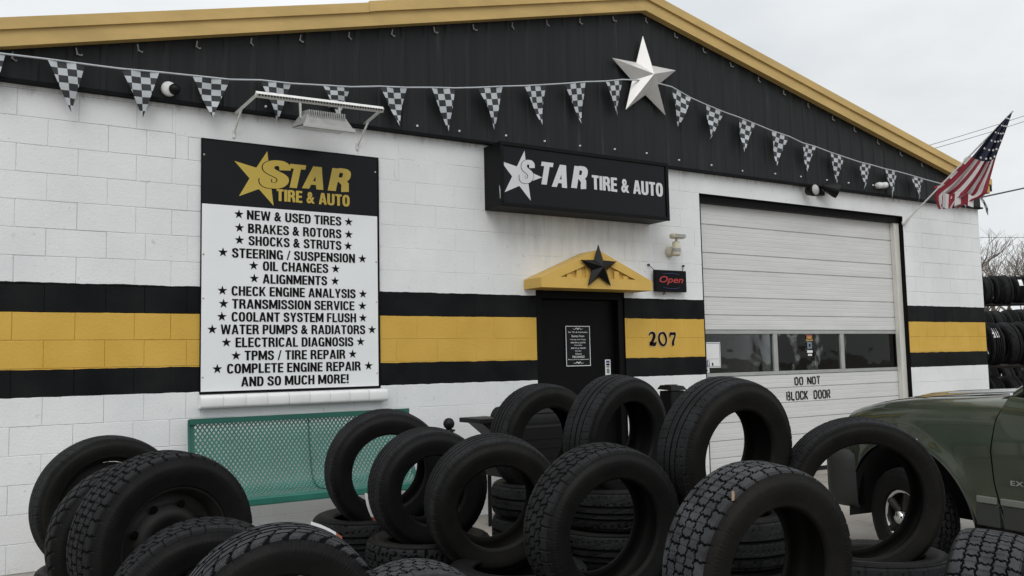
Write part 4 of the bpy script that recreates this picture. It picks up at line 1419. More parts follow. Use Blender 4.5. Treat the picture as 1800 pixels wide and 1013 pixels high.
b_ = MB(); b_.tube([(6.10, -.05, oz0), (6.11, -.05, oz0 - .03), (6.14, -.045, oz0 - .02), (6.13, -.04, oz0)], .006, 6); b_.build('cord_loop', 'cable', os_)

# ================================================================== notice and sticker on the entrance door
nt_ = empty('hours_notice', (5.045, .08, 1.34), 'black notice with white border and business hours on the entrance door', 'notice')
nx0, nx1, nz0, nz1 = 4.893, 5.20, 1.345, 1.752
ND = .078
b_ = MB(); b_.box(nx0, nx1, ND, .0895, nz0, nz1); b_.build('notice_panel', 'signblack', nt_)
b_ = MB()
for (a, b, c, d) in ((nx0, nx1, nz1 - .007, nz1), (nx0, nx1, nz0, nz0 + .007), (nx0, nx0 + .007, nz0 + .0075, nz1 - .0075), (nx1 - .007, nx1, nz0 + .0075, nz1 - .0075)):
    b_.box(a, b, ND - .0018, ND - .0002, c, d)
b_.build('notice_border', 'paper', nt_)
NL = [('Star Tire & Automotive', .80, 1.690, .016), ('Business Hours', .52, 1.650, .022), ('Monday thru Friday', .64, 1.613, .015), ('8:00 AM to 6:00 PM', .60, 1.583, .015),
      ('Saturday', .32, 1.556, .015), ('8:00 AM to 2:00 PM', .60, 1.527, .015), ('Sunday', .26, 1.498, .015), ('Closed', .25, 1.470, .015),
      ('208-258-8225', .50, 1.440, .021), ('Please call for an appointment', .85, 1.412, .014)]
xc = (nx0 + nx1) / 2
for tx, w, z, h_ in NL:
    b_ = MB(); ww = w * (nx1 - nx0) / 2
    put_text(b_, tx, xc - ww, xc + ww, z - h_ / 2, z + h_ / 2, ND - .0012, bold=.01)
    b_.build('notice_lettering', 'paper', nt_)
b_ = MB()
for zc in (1.722, 1.377):
    for s in (-1, 1):
        brush(b_, spline([(xc, zc - .006), (xc + s * .02, zc + .010), (xc + s * .036, zc - .004), (xc + s * .065, zc + .002)]), list(np.linspace(.009, .002, 19)), ND - .0012)
    star_flat(b_, star_poly(xc, zc, .011), ND - .0014)
b_.build('scroll_ornament', 'paper', nt_)
st = empty('door_sticker', (5.43, .08, 1.33), 'narrow white strip of payment stickers low on the entrance door', 'sticker')
b_ = MB(); b_.box(5.396, 5.465, .086, .0895, 1.24, 1.405, 0); b_.build('sticker_sheet', 'paper', st)
b_ = MB()
b_.box(5.408, 5.452, .0845, .0858, 1.372, 1.395, 0); b_.box(5.408, 5.452, .0845, .0858, 1.345, 1.365, 1); b_.box(5.410, 5.450, .0845, .0858, 1.322, 1.34, 2); b_.box(5.412, 5.448, .0845, .0858, 1.265, 1.312, 2)
b_.build('sticker_print', ['blueprint', 'ink', 'greyprint'], st)

# ================================================================== flag
fg = empty('flag', (10.54, 0, 3.165), 'striped flag with white stars on navy bunched around its slanted pole', 'flag')
pb = aty(1590, 392, -.02)
ptip = atx(1781, 195, 10.62)
mb = MB(); mb.tube([pb, pb.lerp(ptip, .55), ptip], .011, 8); mb.build('pole', 'lampwhite', fg)
mb = MB(); mb.lathe([(0, .03), (.02, .028), (.034, .01), (.034, 0)], (pb.x, 0, pb.z), 12, axis='y'); mb.tube([pb + Vector((0, .0, -.02)), pb.lerp(ptip, .045)], .02, 8); mb.build('wall_bracket', 'lampwhite', fg)
axis_n = (ptip - pb).normalized()
pl_d = (atx(1700, 300, 10.62) - CAMP).length
def fpt(x, y, depth=0.0):
    """point on the slanted sheet hanging from the pole"""
    P = atx(x, y, 10.62)
    return P + (P - CAMP).normalized() * depth
left = spline([(1777, 199), (1757, 219), (1735, 244), (1712, 272), (1688, 298), (1664, 322), (1648, 334), (1642, 344), (1645, 356), (1650, 368)], 6)
right = spline([(1779, 199), (1771, 222), (1762, 246), (1752, 273), (1745, 298), (1739, 320), (1733, 341), (1712, 352), (1698, 358), (1684, 366)], 6)
nT = len(left); nS = 53
vs = []; fs = []; ms = []
for i in range(nT):
    t = i / (nT - 1)
    for j in range(nS):
        s = j / (nS - 1)
        x = right[i][0] * (1 - s) + left[i][0] * s
        y = right[i][1] * (1 - s) + left[i][1] * s
        # stripes bow downwards in the belly of the cloth
        bow = math.sin(math.pi * s) * 10 * math.sin(math.pi * min(1, t * 1.15)) ** 2
        x += bow * .35; y += bow * .8
        wv = math.sin(s * 15 + t * 5) * .040 * min(1, t * 3) + math.sin(s * 34 + 2 + t * 9) * .016 * min(1, t * 3)
        vs.append(fpt(x, y, wv - .05))
for i in range(nT - 1):
    t = (i + .5) / (nT - 1)
    for j in range(nS - 1):
        s = (j + .5) / (nS - 1)
        stripe = int(s * 9)
        if t < .36:
            mi = 2
        else:
            mi = 0 if stripe % 2 == 0 else 1
        fs.append((i * nS + j, i * nS + j + 1, (i + 1) * nS + j + 1, (i + 1) * nS + j)); ms.append(mi)
mb = MB(); mb.add(vs, fs, 0, True); mb.m = ms
cloth = mb.build('flag_cloth', ['flagred', 'flagwhite', 'flagblue'], fg)
# second fold wrapped behind the pole: short cross stripes along the edge
mb = MB()
edge = left
vs = []; 
for i in range(19, 38):
    x, y = edge[i]
    k = (i % 4) / 4
    wdt = 6 + 3 * math.sin(i * 1.3)
    vs += [fpt(x + 8, y + 6, .03), fpt(x - wdt * .75, y - wdt * .55, .05 + .02 * math.sin(i))]
n = len(vs) // 2
mb.add(vs, [(2 * i, 2 * i + 1, 2 * i + 3, 2 * i + 2) for i in range(n - 1)], 0, True)
mb.m = [(0 if (i // 3) % 2 else 1) for i in range(n - 1)]
mb.build('flag_fold', ['flagred', 'flagwhite', 'flagblue'], fg)
mb = MB()
for i in range(3, 19, 3):
    for j in range(6, nS - 4, 11):
        q = [vs_ for vs_ in ()]
        P = None
        t = i / (nT - 1); s = (j + (i % 2) * 4) / (nS - 1)
        x = right[i][0] * (1 - s) + left[i][0] * s; y = right[i][1] * (1 - s) + left[i][1] * s
        bow = math.sin(math.pi * s) * 10 * math.sin(math.pi * min(1, t * 1.15)) ** 2
        P = fpt(x + bow * .35, y + bow * .8, -.125)
        rr = .010 + .012 * min(1, t * 2.5)
        ex, ez = R_, U_
        pts = [P + ex * (rr * (1 if k % 2 == 0 else .42) * math.sin(k * math.pi / 5)) + ez * (rr * (1 if k % 2 == 0 else .42) * math.cos(k * math.pi / 5)) for k in range(10)]
        mb.add([P] + pts, [(0, 1 + (k + 1) % 10, 1 + k) for k in range(10)])
mb.build('flag_stars', 'flagwhite', cloth)
mb = MB()
tail = spline([(1650, 338, 0), (1668, 348, 0), (1690, 343, 0), (1712, 352, 0)], 4)
mb2 = []
for i, (a, b) in enumerate(zip(tail[:-1], tail[1:])):
    c = 0 if i % 4 < 2 else 1
    d0, d1 = 30 - i * 1.1, 30 - (i + 1) * 1.1
    w0, w1 = .03 * math.sin(i * 1.7), .03 * math.sin((i + 1) * 1.7)
    mb.add([fpt(a[0], a[1] - 6, -.07 + w0), fpt(b[0], b[1] - 6, -.07 + w1), fpt(b[0] - 1, b[1] + d1 * .75, -.09 + w1), fpt(a[0] - 1, a[1] + d0 * .75, -.09 + w0)], [(0, 3, 2, 1)], c, True)
mb.build('flag_tail', ['flagred', 'flagwhite'], fg)

# ================================================================== bench
bn = empty('bench', (2.1, -.36, -.015), 'long teal mesh metal bench standing against the white wall under the service board', 'bench')
BZ0 = -.015
bx0, bx1 = 1.19, 3.03
bprof = spline([(-.13, 1.01), (-.125, .95), (-.155, .75), (-.20, .57), (-.26, .475), (-.38, .440), (-.52, .448), (-.60, .452), (-.64, .435), (-.650, .405)], 5)
bl = [0]
for a, b in zip(bprof[:-1], bprof[1:]): bl.append(bl[-1] + math.hypot(b[0] - a[0], b[1] - a[1]))
bl = np.array(bl)


def bpos(u, s):
    y = np.interp(s, bl, [q[0] for q in bprof]); z = np.interp(s, bl, [q[1] for q in bprof])
    return Vector((u, y, z))


def mesh_sheet(x0, x1, s0, s1, cw, ch, sw):
    mb = MB()
    nu = int(round((x1 - x0) / cw)); ns = int(round((s1 - s0) / ch))
    cw = (x1 - x0) / nu; ch = (s1 - s0) / ns
    for i in range(nu):
        for j in range(ns):
            u0, v0 = x0 + i * cw, s0 + j * ch
            L_, R2, B_, T2 = (u0, v0 + ch / 2), (u0 + cw, v0 + ch / 2), (u0 + cw / 2, v0), (u0 + cw / 2, v0 + ch)
            c_ = (u0 + cw / 2, v0 + ch / 2)
            k = 1 - sw
            outer_ = [L_, B_, R2, T2]
            inner_ = [(c_[0] + (p[0] - c_[0]) * k, c_[1] + (p[1] - c_[1]) * k) for p in outer_]
            P = [bpos(*p) for p in outer_] + [bpos(*p) for p in inner_]
            mb.add(P, [(0, 1, 5, 4), (1, 2, 6, 5), (2, 3, 7, 6), (3, 0, 4, 7)])
            # half diamonds between cells
            if i == 0 or i == nu - 1 or j == 0 or j == ns - 1:
                pass
    # interleaved diamonds
    for i in range(nu + 1):
        for j in range(ns + 1):
            c_ = (x0 + i * cw, s0 + j * ch)
            outer_ = [(c_[0] - cw / 2, c_[1]), (c_[0], c_[1] - ch / 2), (c_[0] + cw / 2, c_[1]), (c_[0], c_[1] + ch / 2)]
            outer_ = [(min(max(a, x0), x1), min(max(b, s0), s1)) for a, b in outer_]
            k = 1 - sw
            inner_ = [(c_[0] + (p[0] - c_[0]) * k, c_[1] + (p[1] - c_[1]) * k) for p in outer_]
            P = [bpos(*p) for p in outer_] + [bpos(*p) for p in inner_]
            mb.add(P, [(0, 1, 5, 4), (1, 2, 6, 5), (2, 3, 7, 6), (3, 0, 4, 7)])
    return mb


sb = float(np.interp(.50, [q[1] for q in bprof[::-1]], bl[::-1]))
mesh_sheet(bx0 + .03, bx1 - .03, .035, sb, .034, .048, .40).build('mesh_backrest', 'teal', bn)
mesh_sheet(bx0 + .03, bx1 - .03, sb, bl[-1] - .07, .034, .048, .50).build('mesh_seat', 'teal', bn)
S_ = list(np.linspace(0, bl[-1], 40))
for xx in (bx0, bx1 - .035):
    mb = MB()
    vs = []
    for s in S_:
        P = bpos(xx, s); vs += [(P.x, P.y - .006, P.z + .003), (P.x + .035, P.y - .006, P.z + .003)]
    mb.add(vs, [(2 * i, 2 * i + 1, 2 * i + 3, 2 * i + 2) for i in range(len(S_) - 1)], 0, True)
    mb.tube([bpos(xx + (.0 if xx < 2 else .035), s) for s in S_], .012, 8)
    mb.build('end_frame', 'tealdark', bn)
mb = MB(); mb.box(bx0, bx1, -.150, -.128, .975, 1.018); mb.build('top_rail', 'tealdark', bn)
mb = MB(); mb.bbox(bx0, bx1, -.660, -.600, .395, .455, .012); mb.build('front_rail', 'teal', bn)
mb = MB(); mb.tube([bpos((bx0 + bx1) / 2 + .02, s) + Vector((0, -.006, .006)) for s in S_], .007, 6); mb.build('centre_seam', 'tealdark', bn)
for xx in (bx0 + .22, bx1 - .22):
    mb = MB()
    mb.tube([(xx, -.13, .56), (xx, -.12, .5), (xx, -.14, gz(-.14))], .022, 8)
    mb.tube([(xx, -.14, .40), (xx, -.56, .40), (xx, -.56, gz(-.56))], .022, 8)
    mb.build('leg_frame', 'tealdark', bn)

# ================================================================== tyres
def saw(x):
    return x - np.floor(x)


def tri(x):
    return np.abs(saw(x) * 2 - 1) * 2 - 1


def tread_fn(kind):
    """groove depth 0..1 on (u in 0..1 round the tyre, v in -1..1 across)"""
    def f(u, v):
        g = np.zeros_like(u)
        av = np.abs(v)
        if kind == 'ribs':
            for c in (-.52, -.16, .20, .55):
                g = np.maximum(g, np.abs(v - c) < .028)
            g = np.maximum(g, .8 * ((av > .62) & (saw(u * 66 + .3 * av) < .13)))
            g = np.maximum(g, .55 * ((av < .5) & (saw(u * 74 + .9 * v) < .12)))
        elif kind == 'allterrain':
            for c, ph in ((-.60, 0), (-.20, .5), (.20, 0), (.60, .5)):
                g = np.maximum(g, np.abs(v - c - .07 * tri(u * 44 + ph)) < .034)
            g = np.maximum(g, (saw(u * 44 + .8 * v + np.where(av < .2, .5, 0)) < .12) & (av < .62))
            g = np.maximum(g, .7 * ((saw(u * 44 + .25) < .12) & (av >= .60)))
        elif kind == 'block':
            for c, ph in ((-.64, .2), (-.22, .7), (.22, .2), (.64, .7)):
                g = np.maximum(g, np.abs(v - c - .030 * tri(u * 76 + ph)) < .028)
            row = np.floor((v + 1.06) / .43)
            g = np.maximum(g, saw(u * 38 + row * .5 + .06 * tri(v * 4.6)) < .115)
            g = np.maximum(g, .45 * (np.abs(saw(u * 38 + row * .5 + .05 * tri(v * 14)) - .58) < .04) * (av < .62))
        elif kind == 'arrow':
            ph = u * 34 + 1.25 * av ** 1.25
            g = np.maximum(g, (saw(ph) < (.13 + .40 * np.clip(av - .45, 0, 1))) & (av > .14))
            for c in (.0, .33, .66):
                g = np.maximum(g, np.abs(av - c) < (.05 if c < .6 else .03))
            g = np.maximum(g, .4 * ((saw(ph * 5) < .22) & (av > .72)))
        elif kind == 'touring':
            for c in (-.45, -.1, .28):
                g = np.maximum(g, np.abs(v - c) < .024)
            g = np.maximum(g, .8 * ((saw(u * 54 + .35 * v) < .09) & (v < -.42)))
            g = np.maximum(g, .8 * ((saw(u * 54 + .55 * v) < .09) & (v > .3)))
            g = np.maximum(g, .4 * (np.abs(saw(u * 104 + v) - .5) < .05))
        elif kind == 'mud':
            g = np.maximum(g, saw(u * 34 + 1.05 * v) < .13)
            g = np.maximum(g, (saw(u * 34 - .85 * v + .35) < .13) & (av < .85))
            g = np.maximum(g, np.abs(av - .62 - .05 * tri(u * 68)) < .03)
        return np.clip(g, 0, 1)
    return f


def tyre_mesh(name, kind, R, w, rr, NU=400, NV=50, depth=.0085, light=False, lip=True):
    """one closed ring: sidewalls, moulded tread with real grooves, beads and inner liner. Axis along local Y, outer face at -Y."""
    h = w / 2
    tw = h * .80                                       # half width of the flat tread
    front = [(-h * .76, rr), (-h * .82, rr + .004), (-h * .90, rr + .010), (-h * .905, rr + .016), (-h * .95, rr + .24 * (R - rr)), (-h * 1.0, rr + .42 * (R - rr)), (-h * 1.015, rr + .5 * (R - rr)),
             (-h * 1.005, rr + .60 * (R - rr)), (-h * .985, rr + .70 * (R - rr)), (-h * .975, rr + .705 * (R - rr)), (-h * .955, rr + .79 * (R - rr)), (-h * .925, R - .026), (-h * .89, R - .016)]
    vv = np.linspace(-1, 1, NV)
    crown = [(v * tw * 1.06, R - .011 * abs(v) ** 3.2 - (.006 if abs(v) > .97 else 0)) for v in vv]
    back = [(-a, b) for a, b in front[::-1]]
    ti_ = .014
    liner = [(h * .72, rr + .002), (h * .88, rr + .3 * (R - rr)), (h * .97, rr + .55 * (R - rr)), (h * .86, R - .036), (h * .5, R - .026), (0, R - .024)]
    liner = liner + [(-a, b) for a, b in liner[:-1][::-1]]
    ring = front + crown + back + liner
    nF, nC = len(front), NV
    nP = len(ring)
    A = np.array(ring)
    th = np.linspace(0, 2 * np.pi, NU, endpoint=False)
    rad = np.repeat(A[None, :, 1], NU, 0)
    axp = np.repeat(A[None, :, 0], NU, 0)
    U, V = np.meshgrid(th / (2 * np.pi), vv, indexing='ij')
    gmask = tread_fn(kind)(U, V)
    rad[:, nF:nF + nC] -= gmask * depth
    # shoulder lugs run over the edge
    fe, be = gmask[:, 0], gmask[:, -1]
    for k, f_ in ((nF - 1, .5), (nF - 2, .2)):
        rad[:, k] -= fe * depth * f_; axp[:, k] += fe * .002
        kb = nF + nC + (nF - 1 - k)
        rad[:, kb] -= be * depth * f_; axp[:, kb] -= be * .002
    nser = 150
    ser = (saw(th / (2 * np.pi) * nser) < .5)
    for k in (7, 8):                                   # serrated moulding band near the shoulder
        axp[:, k] -= ser * .0016; axp[:, nF + nC + nF - 1 - k] += ser * .0016
    X = rad * np.sin(th)[:, None]; Z = rad * np.cos(th)[:, None]
    verts = np.stack([X, axp, Z], -1).reshape(-1, 3)
    i = np.arange(NU)[:, None]; j = np.arange(nP)[None, :]
    i2 = (i + 1) % NU; j2 = (j + 1) % nP
    F = np.stack([i * nP + j, i * nP + j2 + 0 * i, i2 * nP + j2, i2 * nP + j], -1).reshape(-1, 4)
    mi = np.zeros((NU, nP), int)
    sm = np.ones((NU, nP), bool)
    g1_ = np.roll(gmask, -1, 0)
    gq = (gmask[:, :-1] + gmask[:, 1:] + g1_[:, :-1] + g1_[:, 1:]) / 4
    mi[:, nF:nF + nC - 1] = np.where(gq > .42, 2, 1)
    sm[:, nF - 2:nF + nC + 1] = False
    me = bpy.data.meshes.new(name)
    me.vertices.add(len(verts)); me.vertices.foreach_set('co', verts.ravel())
    me.loops.add(F.size); me.loops.foreach_set('vertex_index', F.ravel())
    me.polygons.add(len(F))
    me.polygons.foreach_set('loop_start', np.arange(0, F.size, 4)); me.polygons.foreach_set('loop_total', np.full(len(F), 4))
    for k in ('rubber', 'treadlight' if light else 'tread', 'treadgap'):
        me.materials.append(M[k])
    me.polygons.foreach_set('material_index', mi.ravel()); me.polygons.foreach_set('use_smooth', sm.ravel())
    me.update(calc_edges=True); me.validate()
    return me


def place_tyre(name, me, c, yaw, tilt, spin=0.0):
    n = Vector((math.cos(math.radians(yaw)), math.sin(math.radians(yaw)), 0))
    up = Vector((0, 0, 1))
    n2 = n * math.cos(tilt) + up * math.sin(tilt)
    u2 = -n * math.sin(tilt) + up * math.cos(tilt)
    Y = -n2; Z = u2; X = Y.cross(Z)
    cs, sn = math.cos(spin), math.sin(spin)
    X, Z = X * cs + Z * sn, -X * sn + Z * cs
    o = bpy.data.objects.new(name, me); COL.objects.link(o)
    o.matrix_world = Matrix(((X.x, Y.x, Z.x, c[0]), (X.y, Y.y, Z.y, c[1]), (X.z, Y.z, Z.z, c[2]), (0, 0, 0, 1)))
    return o


def lay_tyre(name, me, x, y, z, spin, tip=0.0):
    o = bpy.data.objects.new(name, me); COL.objects.link(o)
    o.location = (x, y, z)
    o.rotation_euler = (math.pi / 2 + tip, random.uniform(-.015, .015), spin)
    return o


GR = 'used tires standing upright on the stacks'
UP = [
    # key, kind, centre, yaw, tilt, R, w, rr, light, label
    ('m1', 'block', (.366, -3.33, .699), -73.6, -.06, .363, .221, .222, False, 'large tire still on its dark rusty steel wheel at the left end of the row'),
    ('m1b', 'mud', (.315, -2.93, .640), -91.0, -.09, .349, .205, .21, False, 'tire squeezed between the wheel-mounted tire and the rearmost left tire'),
    ('m1c', 'touring', (.293, -2.347, .731), -84.0, -.01, .343, .214, .235, False, 'rearmost tire at the left nearest the white wall with a narrow smooth shoulder'),
    ('m2', 'ribs', (1.702, -2.563, .812), -100.2, -.10, .336, .205, .206, False, 'standing tire with the teal bench seen through its hole'),
    ('m3', 'ribs', (1.72, -3.047, .762), -96.8, -.085, .307, .215, .172, False, 'small standing tire with a red and white paper label on its left edge'),
    ('m4', 'ribs', (1.85, -3.479, .721), -104, -.16, .331, .215, .198, False, 'standing tire in front of the black ball-topped post with a flecked tread'),
    ('m5', 'allterrain', (1.873, -4.308, .72), -94.5, -.115, .336, .210, .209, False, 'standing tire with wavy zigzag tread in the front middle of the row'),
    ('m6', 'touring', (2.547, -4.347, .975), -91.5, -.146, .336, .213, .2, False, 'highest standing tire with the white roller door seen through its hole'),
    ('m7', 'touring', (2.66, -3.44, .980), -80, -.14, .337, .209, .205, False, 'standing tire right before the black entrance door with cross-cut shoulder tread'),
    ('m8', 'ribs', (2.649, -2.754, .933), -92.2, -.068, .332, .217, .195, False, 'rear standing tire with the black metal cart seen through its hole'),
    ('m9', 'ribs', (3.14, -4.591, .745), -123.1, -.10, .366, .185, .258, False, 'wide-open tire facing the street with the truck wheel seen through its hole'),
    ('t4', 'block', (2.038, -4.984, .656), -94, -.083, .365, .241, .225, True, 'big knobby tire with worn pale tread blocks at the front of the pile'),
    ('t1', 'allterrain', (.434, -3.72, .472), -94.8, -.10, .36, .215, .216, False, 'dark lugged tire in front of the wheel-mounted tire at the bottom edge'),
    ('t2', 'arrow', (.582, -4.137, .49), -97.5, -.109, .36, .225, .216, True, 'tire with directional arrow tread and pale lug edges at the bottom left'),
    ('t3', 'allterrain', (1.012, -4.28, .352), -95, -.12, .34, .215, .205, True, 'low tire barely showing its top above the bottom edge'),
    ('t5', 'block', (2.80, -5.37, .385), -68, -.09, .361, .250, .216, True, 'wide lugged tire at the bottom right corner in front of the green truck'),
]
TY = {}
for k, kind, c, yaw, tilt, R, w, rr, lt, lab in UP:
    big = k in ('t4', 't2', 'm5', 't5', 't1')
    me = tyre_mesh('tire', kind, R, w, rr, 560 if big else 440, 76 if big else 60, light=lt, depth={'arrow': .009, 'block': .0062, 'mud': .006, 'allterrain': .0055}.get(kind, .0032))
    if k in ('t4', 'm4', 'm6', 'm1c', 'm8', 'm9'):
        me.materials[0] = M['rubberdust']
    o = place_tyre('tire', me, c, yaw, tilt, random.uniform(0, 6))
    tag(o, lab, 'tire', GR)
    TY[k] = o

# dark steel wheel in the left tyre
R_in = .222
mb = MB()
mb.lathe([(R_in - .002, .088), (R_in + .008, .094), (R_in + .010, .086), (R_in - .006, .076), (R_in - .022, .05), (R_in - .026, -.02), (R_in - .006, -.085), (R_in + .006, -.094)], (0, 0, 0), 48, axis='y')
mb.lathe([(R_in - .026, .02), (.165, .012), (.15, .022), (.13, .048), (.10, .055), (.085, .040), (.062, .036), (.052, .02), (.048, -.01), (0.0, -.01)], (0, 0, 0), 48, axis='y')
rim = mb.build('wheel_rim', 'rimsteel'); rim.parent = TY['m1']
mb = MB()
for k in range(8):
    a = k * math.pi / 4
    mb.lathe([(.0, .0325), (.016, .032), (.018, .03)], (.150 * math.cos(a) * 1.02, -.0045, .150 * math.sin(a) * 1.02), 12, axis='y')
q = mb.build('rim_holes', 'treadgap'); q.parent = rim; q['kind'] = 'stuff'
for k in range(5):
    a = k * 2 * math.pi / 5 + .3
    mb = MB()
    mb.lathe([(.010, .03), (.010, .05), (.006, .056), (0, .057)], (.072 * math.cos(a), 0, .072 * math.sin(a)), 6, axis='y', smooth=False)
    q = mb.build('lug_nut', 'rimsteel'); q.parent = rim
for k_, sc_ in (('m1b', .21 / .222), ('m1c', .235 / .222)):
    r2 = rim.copy(); COL.objects.link(r2); r2.parent = TY[k_]; r2.scale = (sc_ * 1.035, .96, sc_ * 1.035)
    for ch in list(rim.children):
        c_ = ch.copy(); COL.objects.link(c_); c_.parent = r2


def tyre_strip(ty, R, w, a0, a1, v0, v1, mats, nm, lift=.004):
    """paper label bent over a tyre's surface: a = angle round the tyre, v = axial position"""
    mb = MB(); N_ = 8
    vs = []
    for i in range(N_ + 1):
        a = a0 + (a1 - a0) * i / N_
        for v, rr_ in ((v0, R + lift), (v1, R + lift - .004)):
            vs.append((rr_ * math.sin(a), v, rr_ * math.cos(a)))
    mb.add(vs, [(2 * i, 2 * i + 1, 2 * i + 3, 2 * i + 2) for i in range(N_)])
    mb.m = [1 if i in (N_ - 1, N_ - 2) else 0 for i in range(N_)]
    o = mb.build(nm, mats)
    # undo the tyre's random spin so the label sits where the photo has it
    o.parent = ty
    return o


def label_at(ty, world_pts, mats, nm):
    inv = ty.matrix_world.inverted()
    mb = MB(); vs = [inv @ Vector(p) for p in world_pts]
    n = len(vs) // 2
    mb.add(vs, [(2 * i, 2 * i + 1, 2 * i + 3, 2 * i + 2) for i in range(n - 1)])
    mb.m = [1 if i >= n - 2 else 0 for i in range(n - 1)]
    o = mb.build(nm, mats); o.parent = ty
    return o


def tyre_edge(pk, px, py):
    """nearest point of a tyre's tread to the camera ray through a pixel of the photo"""
    k, kind, c, yaw, tilt, R, w, rr, lt, lab = [q for q in UP if q[0] == pk][0]
    o = TY[pk]
    d = ray(px, py).normalized()
    inv = o.matrix_world.inverted()
    best = None
    mw = o.matrix_world
    for a in np.linspace(0, 2 * math.pi, 240):
        for v in np.linspace(-w * .40, w * .40, 9):
            P = mw @ Vector(((R + .003) * math.sin(a), v, (R + .003) * math.cos(a)))
            e = ((P - CAMP) - d * (P - CAMP).dot(d)).length + .02 * (P - CAMP).dot(d)
            if best is None or e < best[0]:
                best = (e, P)
    return best[1]


pts = []
for (xa, ya), (xb, yb) in (((637, 867), (642, 867)), ((638, 876), (648, 874)), ((640, 890), (650, 888)), ((643, 902), (653, 900)), ((646, 912), (655, 910)), ((650, 921), (655, 920))):
    pts += [tyre_edge('m3', xa, ya) - F_ * .012, tyre_edge('m3', xa, ya) - F_ * .012 + R_ * (xb - xa) / F0 * 4.5]
label_at(TY['m3'], pts, ['paper', 'redprint'], 'paper_label')
pts = []
for (xa, ya), (xb, yb) in (((550, 917), (556, 923)), ((565, 922), (570, 929)), ((580, 928), (585, 934)), ((595, 934), (600, 939)), ((606, 939), (608, 942))):
    A_ = tyre_edge('t2', xa, ya) - F_ * .01 + U_ * .004
    pts += [A_, A_ - U_ * .022 - F_ * .004]
label_at(TY['t2'], pts, ['paper', 'redprint'], 'paper_label')
for pk, px, py, sx_, sz_ in (('t4', 1288, 872, .008, .016), ('m9', 1598, 776, .018, .006)):
    A_ = tyre_edge(pk, px, py) - F_ * .01
    label_at(TY[pk], [A_ - U_ * sz_, A_ - U_ * sz_ + R_ * sx_, A_, A_ + R_ * sx_ * 1.2, A_ + U_ * sz_, A_ + U_ * sz_ + R_ * sx_], ['tanprint' if pk == 't4' else 'paper', 'tanprint' if pk == 't4' else 'paper'], 'paper_label')

# lying stacks that carry them
flat_me = {}
for kd in ('ribs', 'touring', 'block'):
    for (hh, rr_) in ((.205, .325),):
        flat_me[kd] = tyre_mesh('tire', kd, rr_, hh, .2, 220, 26)
STK = [  # x, y, top z, count, label for the tyres of the stack
    (1.66, -2.42, .56, 3, 'black tire lying flat in the stack under the tire before the teal bench'),
    (1.72, -3.05, .52, 3, 'black tire lying flat in the stack under the tire with the paper label'),
    (1.84, -3.69, .48, 3, 'black tire lying flat in the stack between the two front standing tires'),
    (1.87, -4.34, .47, 3, 'black tire lying flat in the stack under the tire with zigzag tread'),
    (2.04, -5.00, .40, 3, 'black tire lying flat in the stack under the big knobby front tire'),
    (2.65, -2.75, .69, 4, 'black tire lying flat in the tall stack nearest the entrance door'),
    (2.66, -3.42, .735, 4, 'black tire lying flat in the tall stack seen through the zigzag tread tire'),
    (2.56, -4.30, .72, 4, 'black tire lying flat in the stack under the highest standing tire'),
    (3.20, -4.62, .50, 3, 'black tire lying flat in the stack under the wide-open tire by the truck'),
    (0.28, -2.38, .46, 3, 'black tire lying flat in the left stack nearest the white wall'),
    (0.36, -3.10, .40, 3, 'black tire lying flat in the left stack under the wheel-mounted tire'),
    (0.50, -3.92, .22, 2, 'black tire lying flat under the dark lugged tires at the bottom left'),
    (1.02, -4.33, .08, 1, 'black tire lying flat under the low tire at the bottom edge'),
    (2.86, -5.42, .10, 1, 'black tire lying flat under the wide lugged corner tire'),
]
for (x, y, top, cnt, lab) in STK:
    g0 = gz(y)
    hh = (top - g0) / cnt
    for k in range(cnt):
        kd = random.choice(('ribs', 'touring', 'block'))
        o = lay_tyre('tire', flat_me[kd], x + random.uniform(-.02, .02), y + random.uniform(-.02, .02), g0 + hh * (k + .5), random.uniform(0, 6))
        o.scale = (1, hh / .209, 1)
        tag(o, lab, 'tire', lab.replace('black tire lying flat', 'tires lying flat'))

# ================================================================== ball topped post, cart, box by the doors
P = aty(789, 745, -.85)
bp = empty('ball_post', (P.x, P.y, gz(P.y)), 'black ball-topped metal post behind the standing tires near the bench', 'post')
mb = MB()
mb.lathe([(.0, .046), (.018, .043), (.034, .032), (.044, .012), (.046, -.004), (.040, -.024), (.026, -.038), (.022, -.042)], P, 24); mb.build('ball_finial', 'starblack', bp)
mb = MB(); mb.lathe([(.022, -.042), (.05, -.048), (.052, -.058), (.03, -.07), (.026, -.08)], P, 24); mb.build('collar', 'starblack', bp)
mb = MB(); mb.tube([(P.x, P.y, P.z - .075), (P.x, P.y, gz(P.y) + .02)], .026, 14); mb.lathe([(.026, .10), (.06, .03), (.09, .015), (.09, 0)], (P.x, P.y, gz(P.y)), 20); mb.build('shaft', 'starblack', bp)

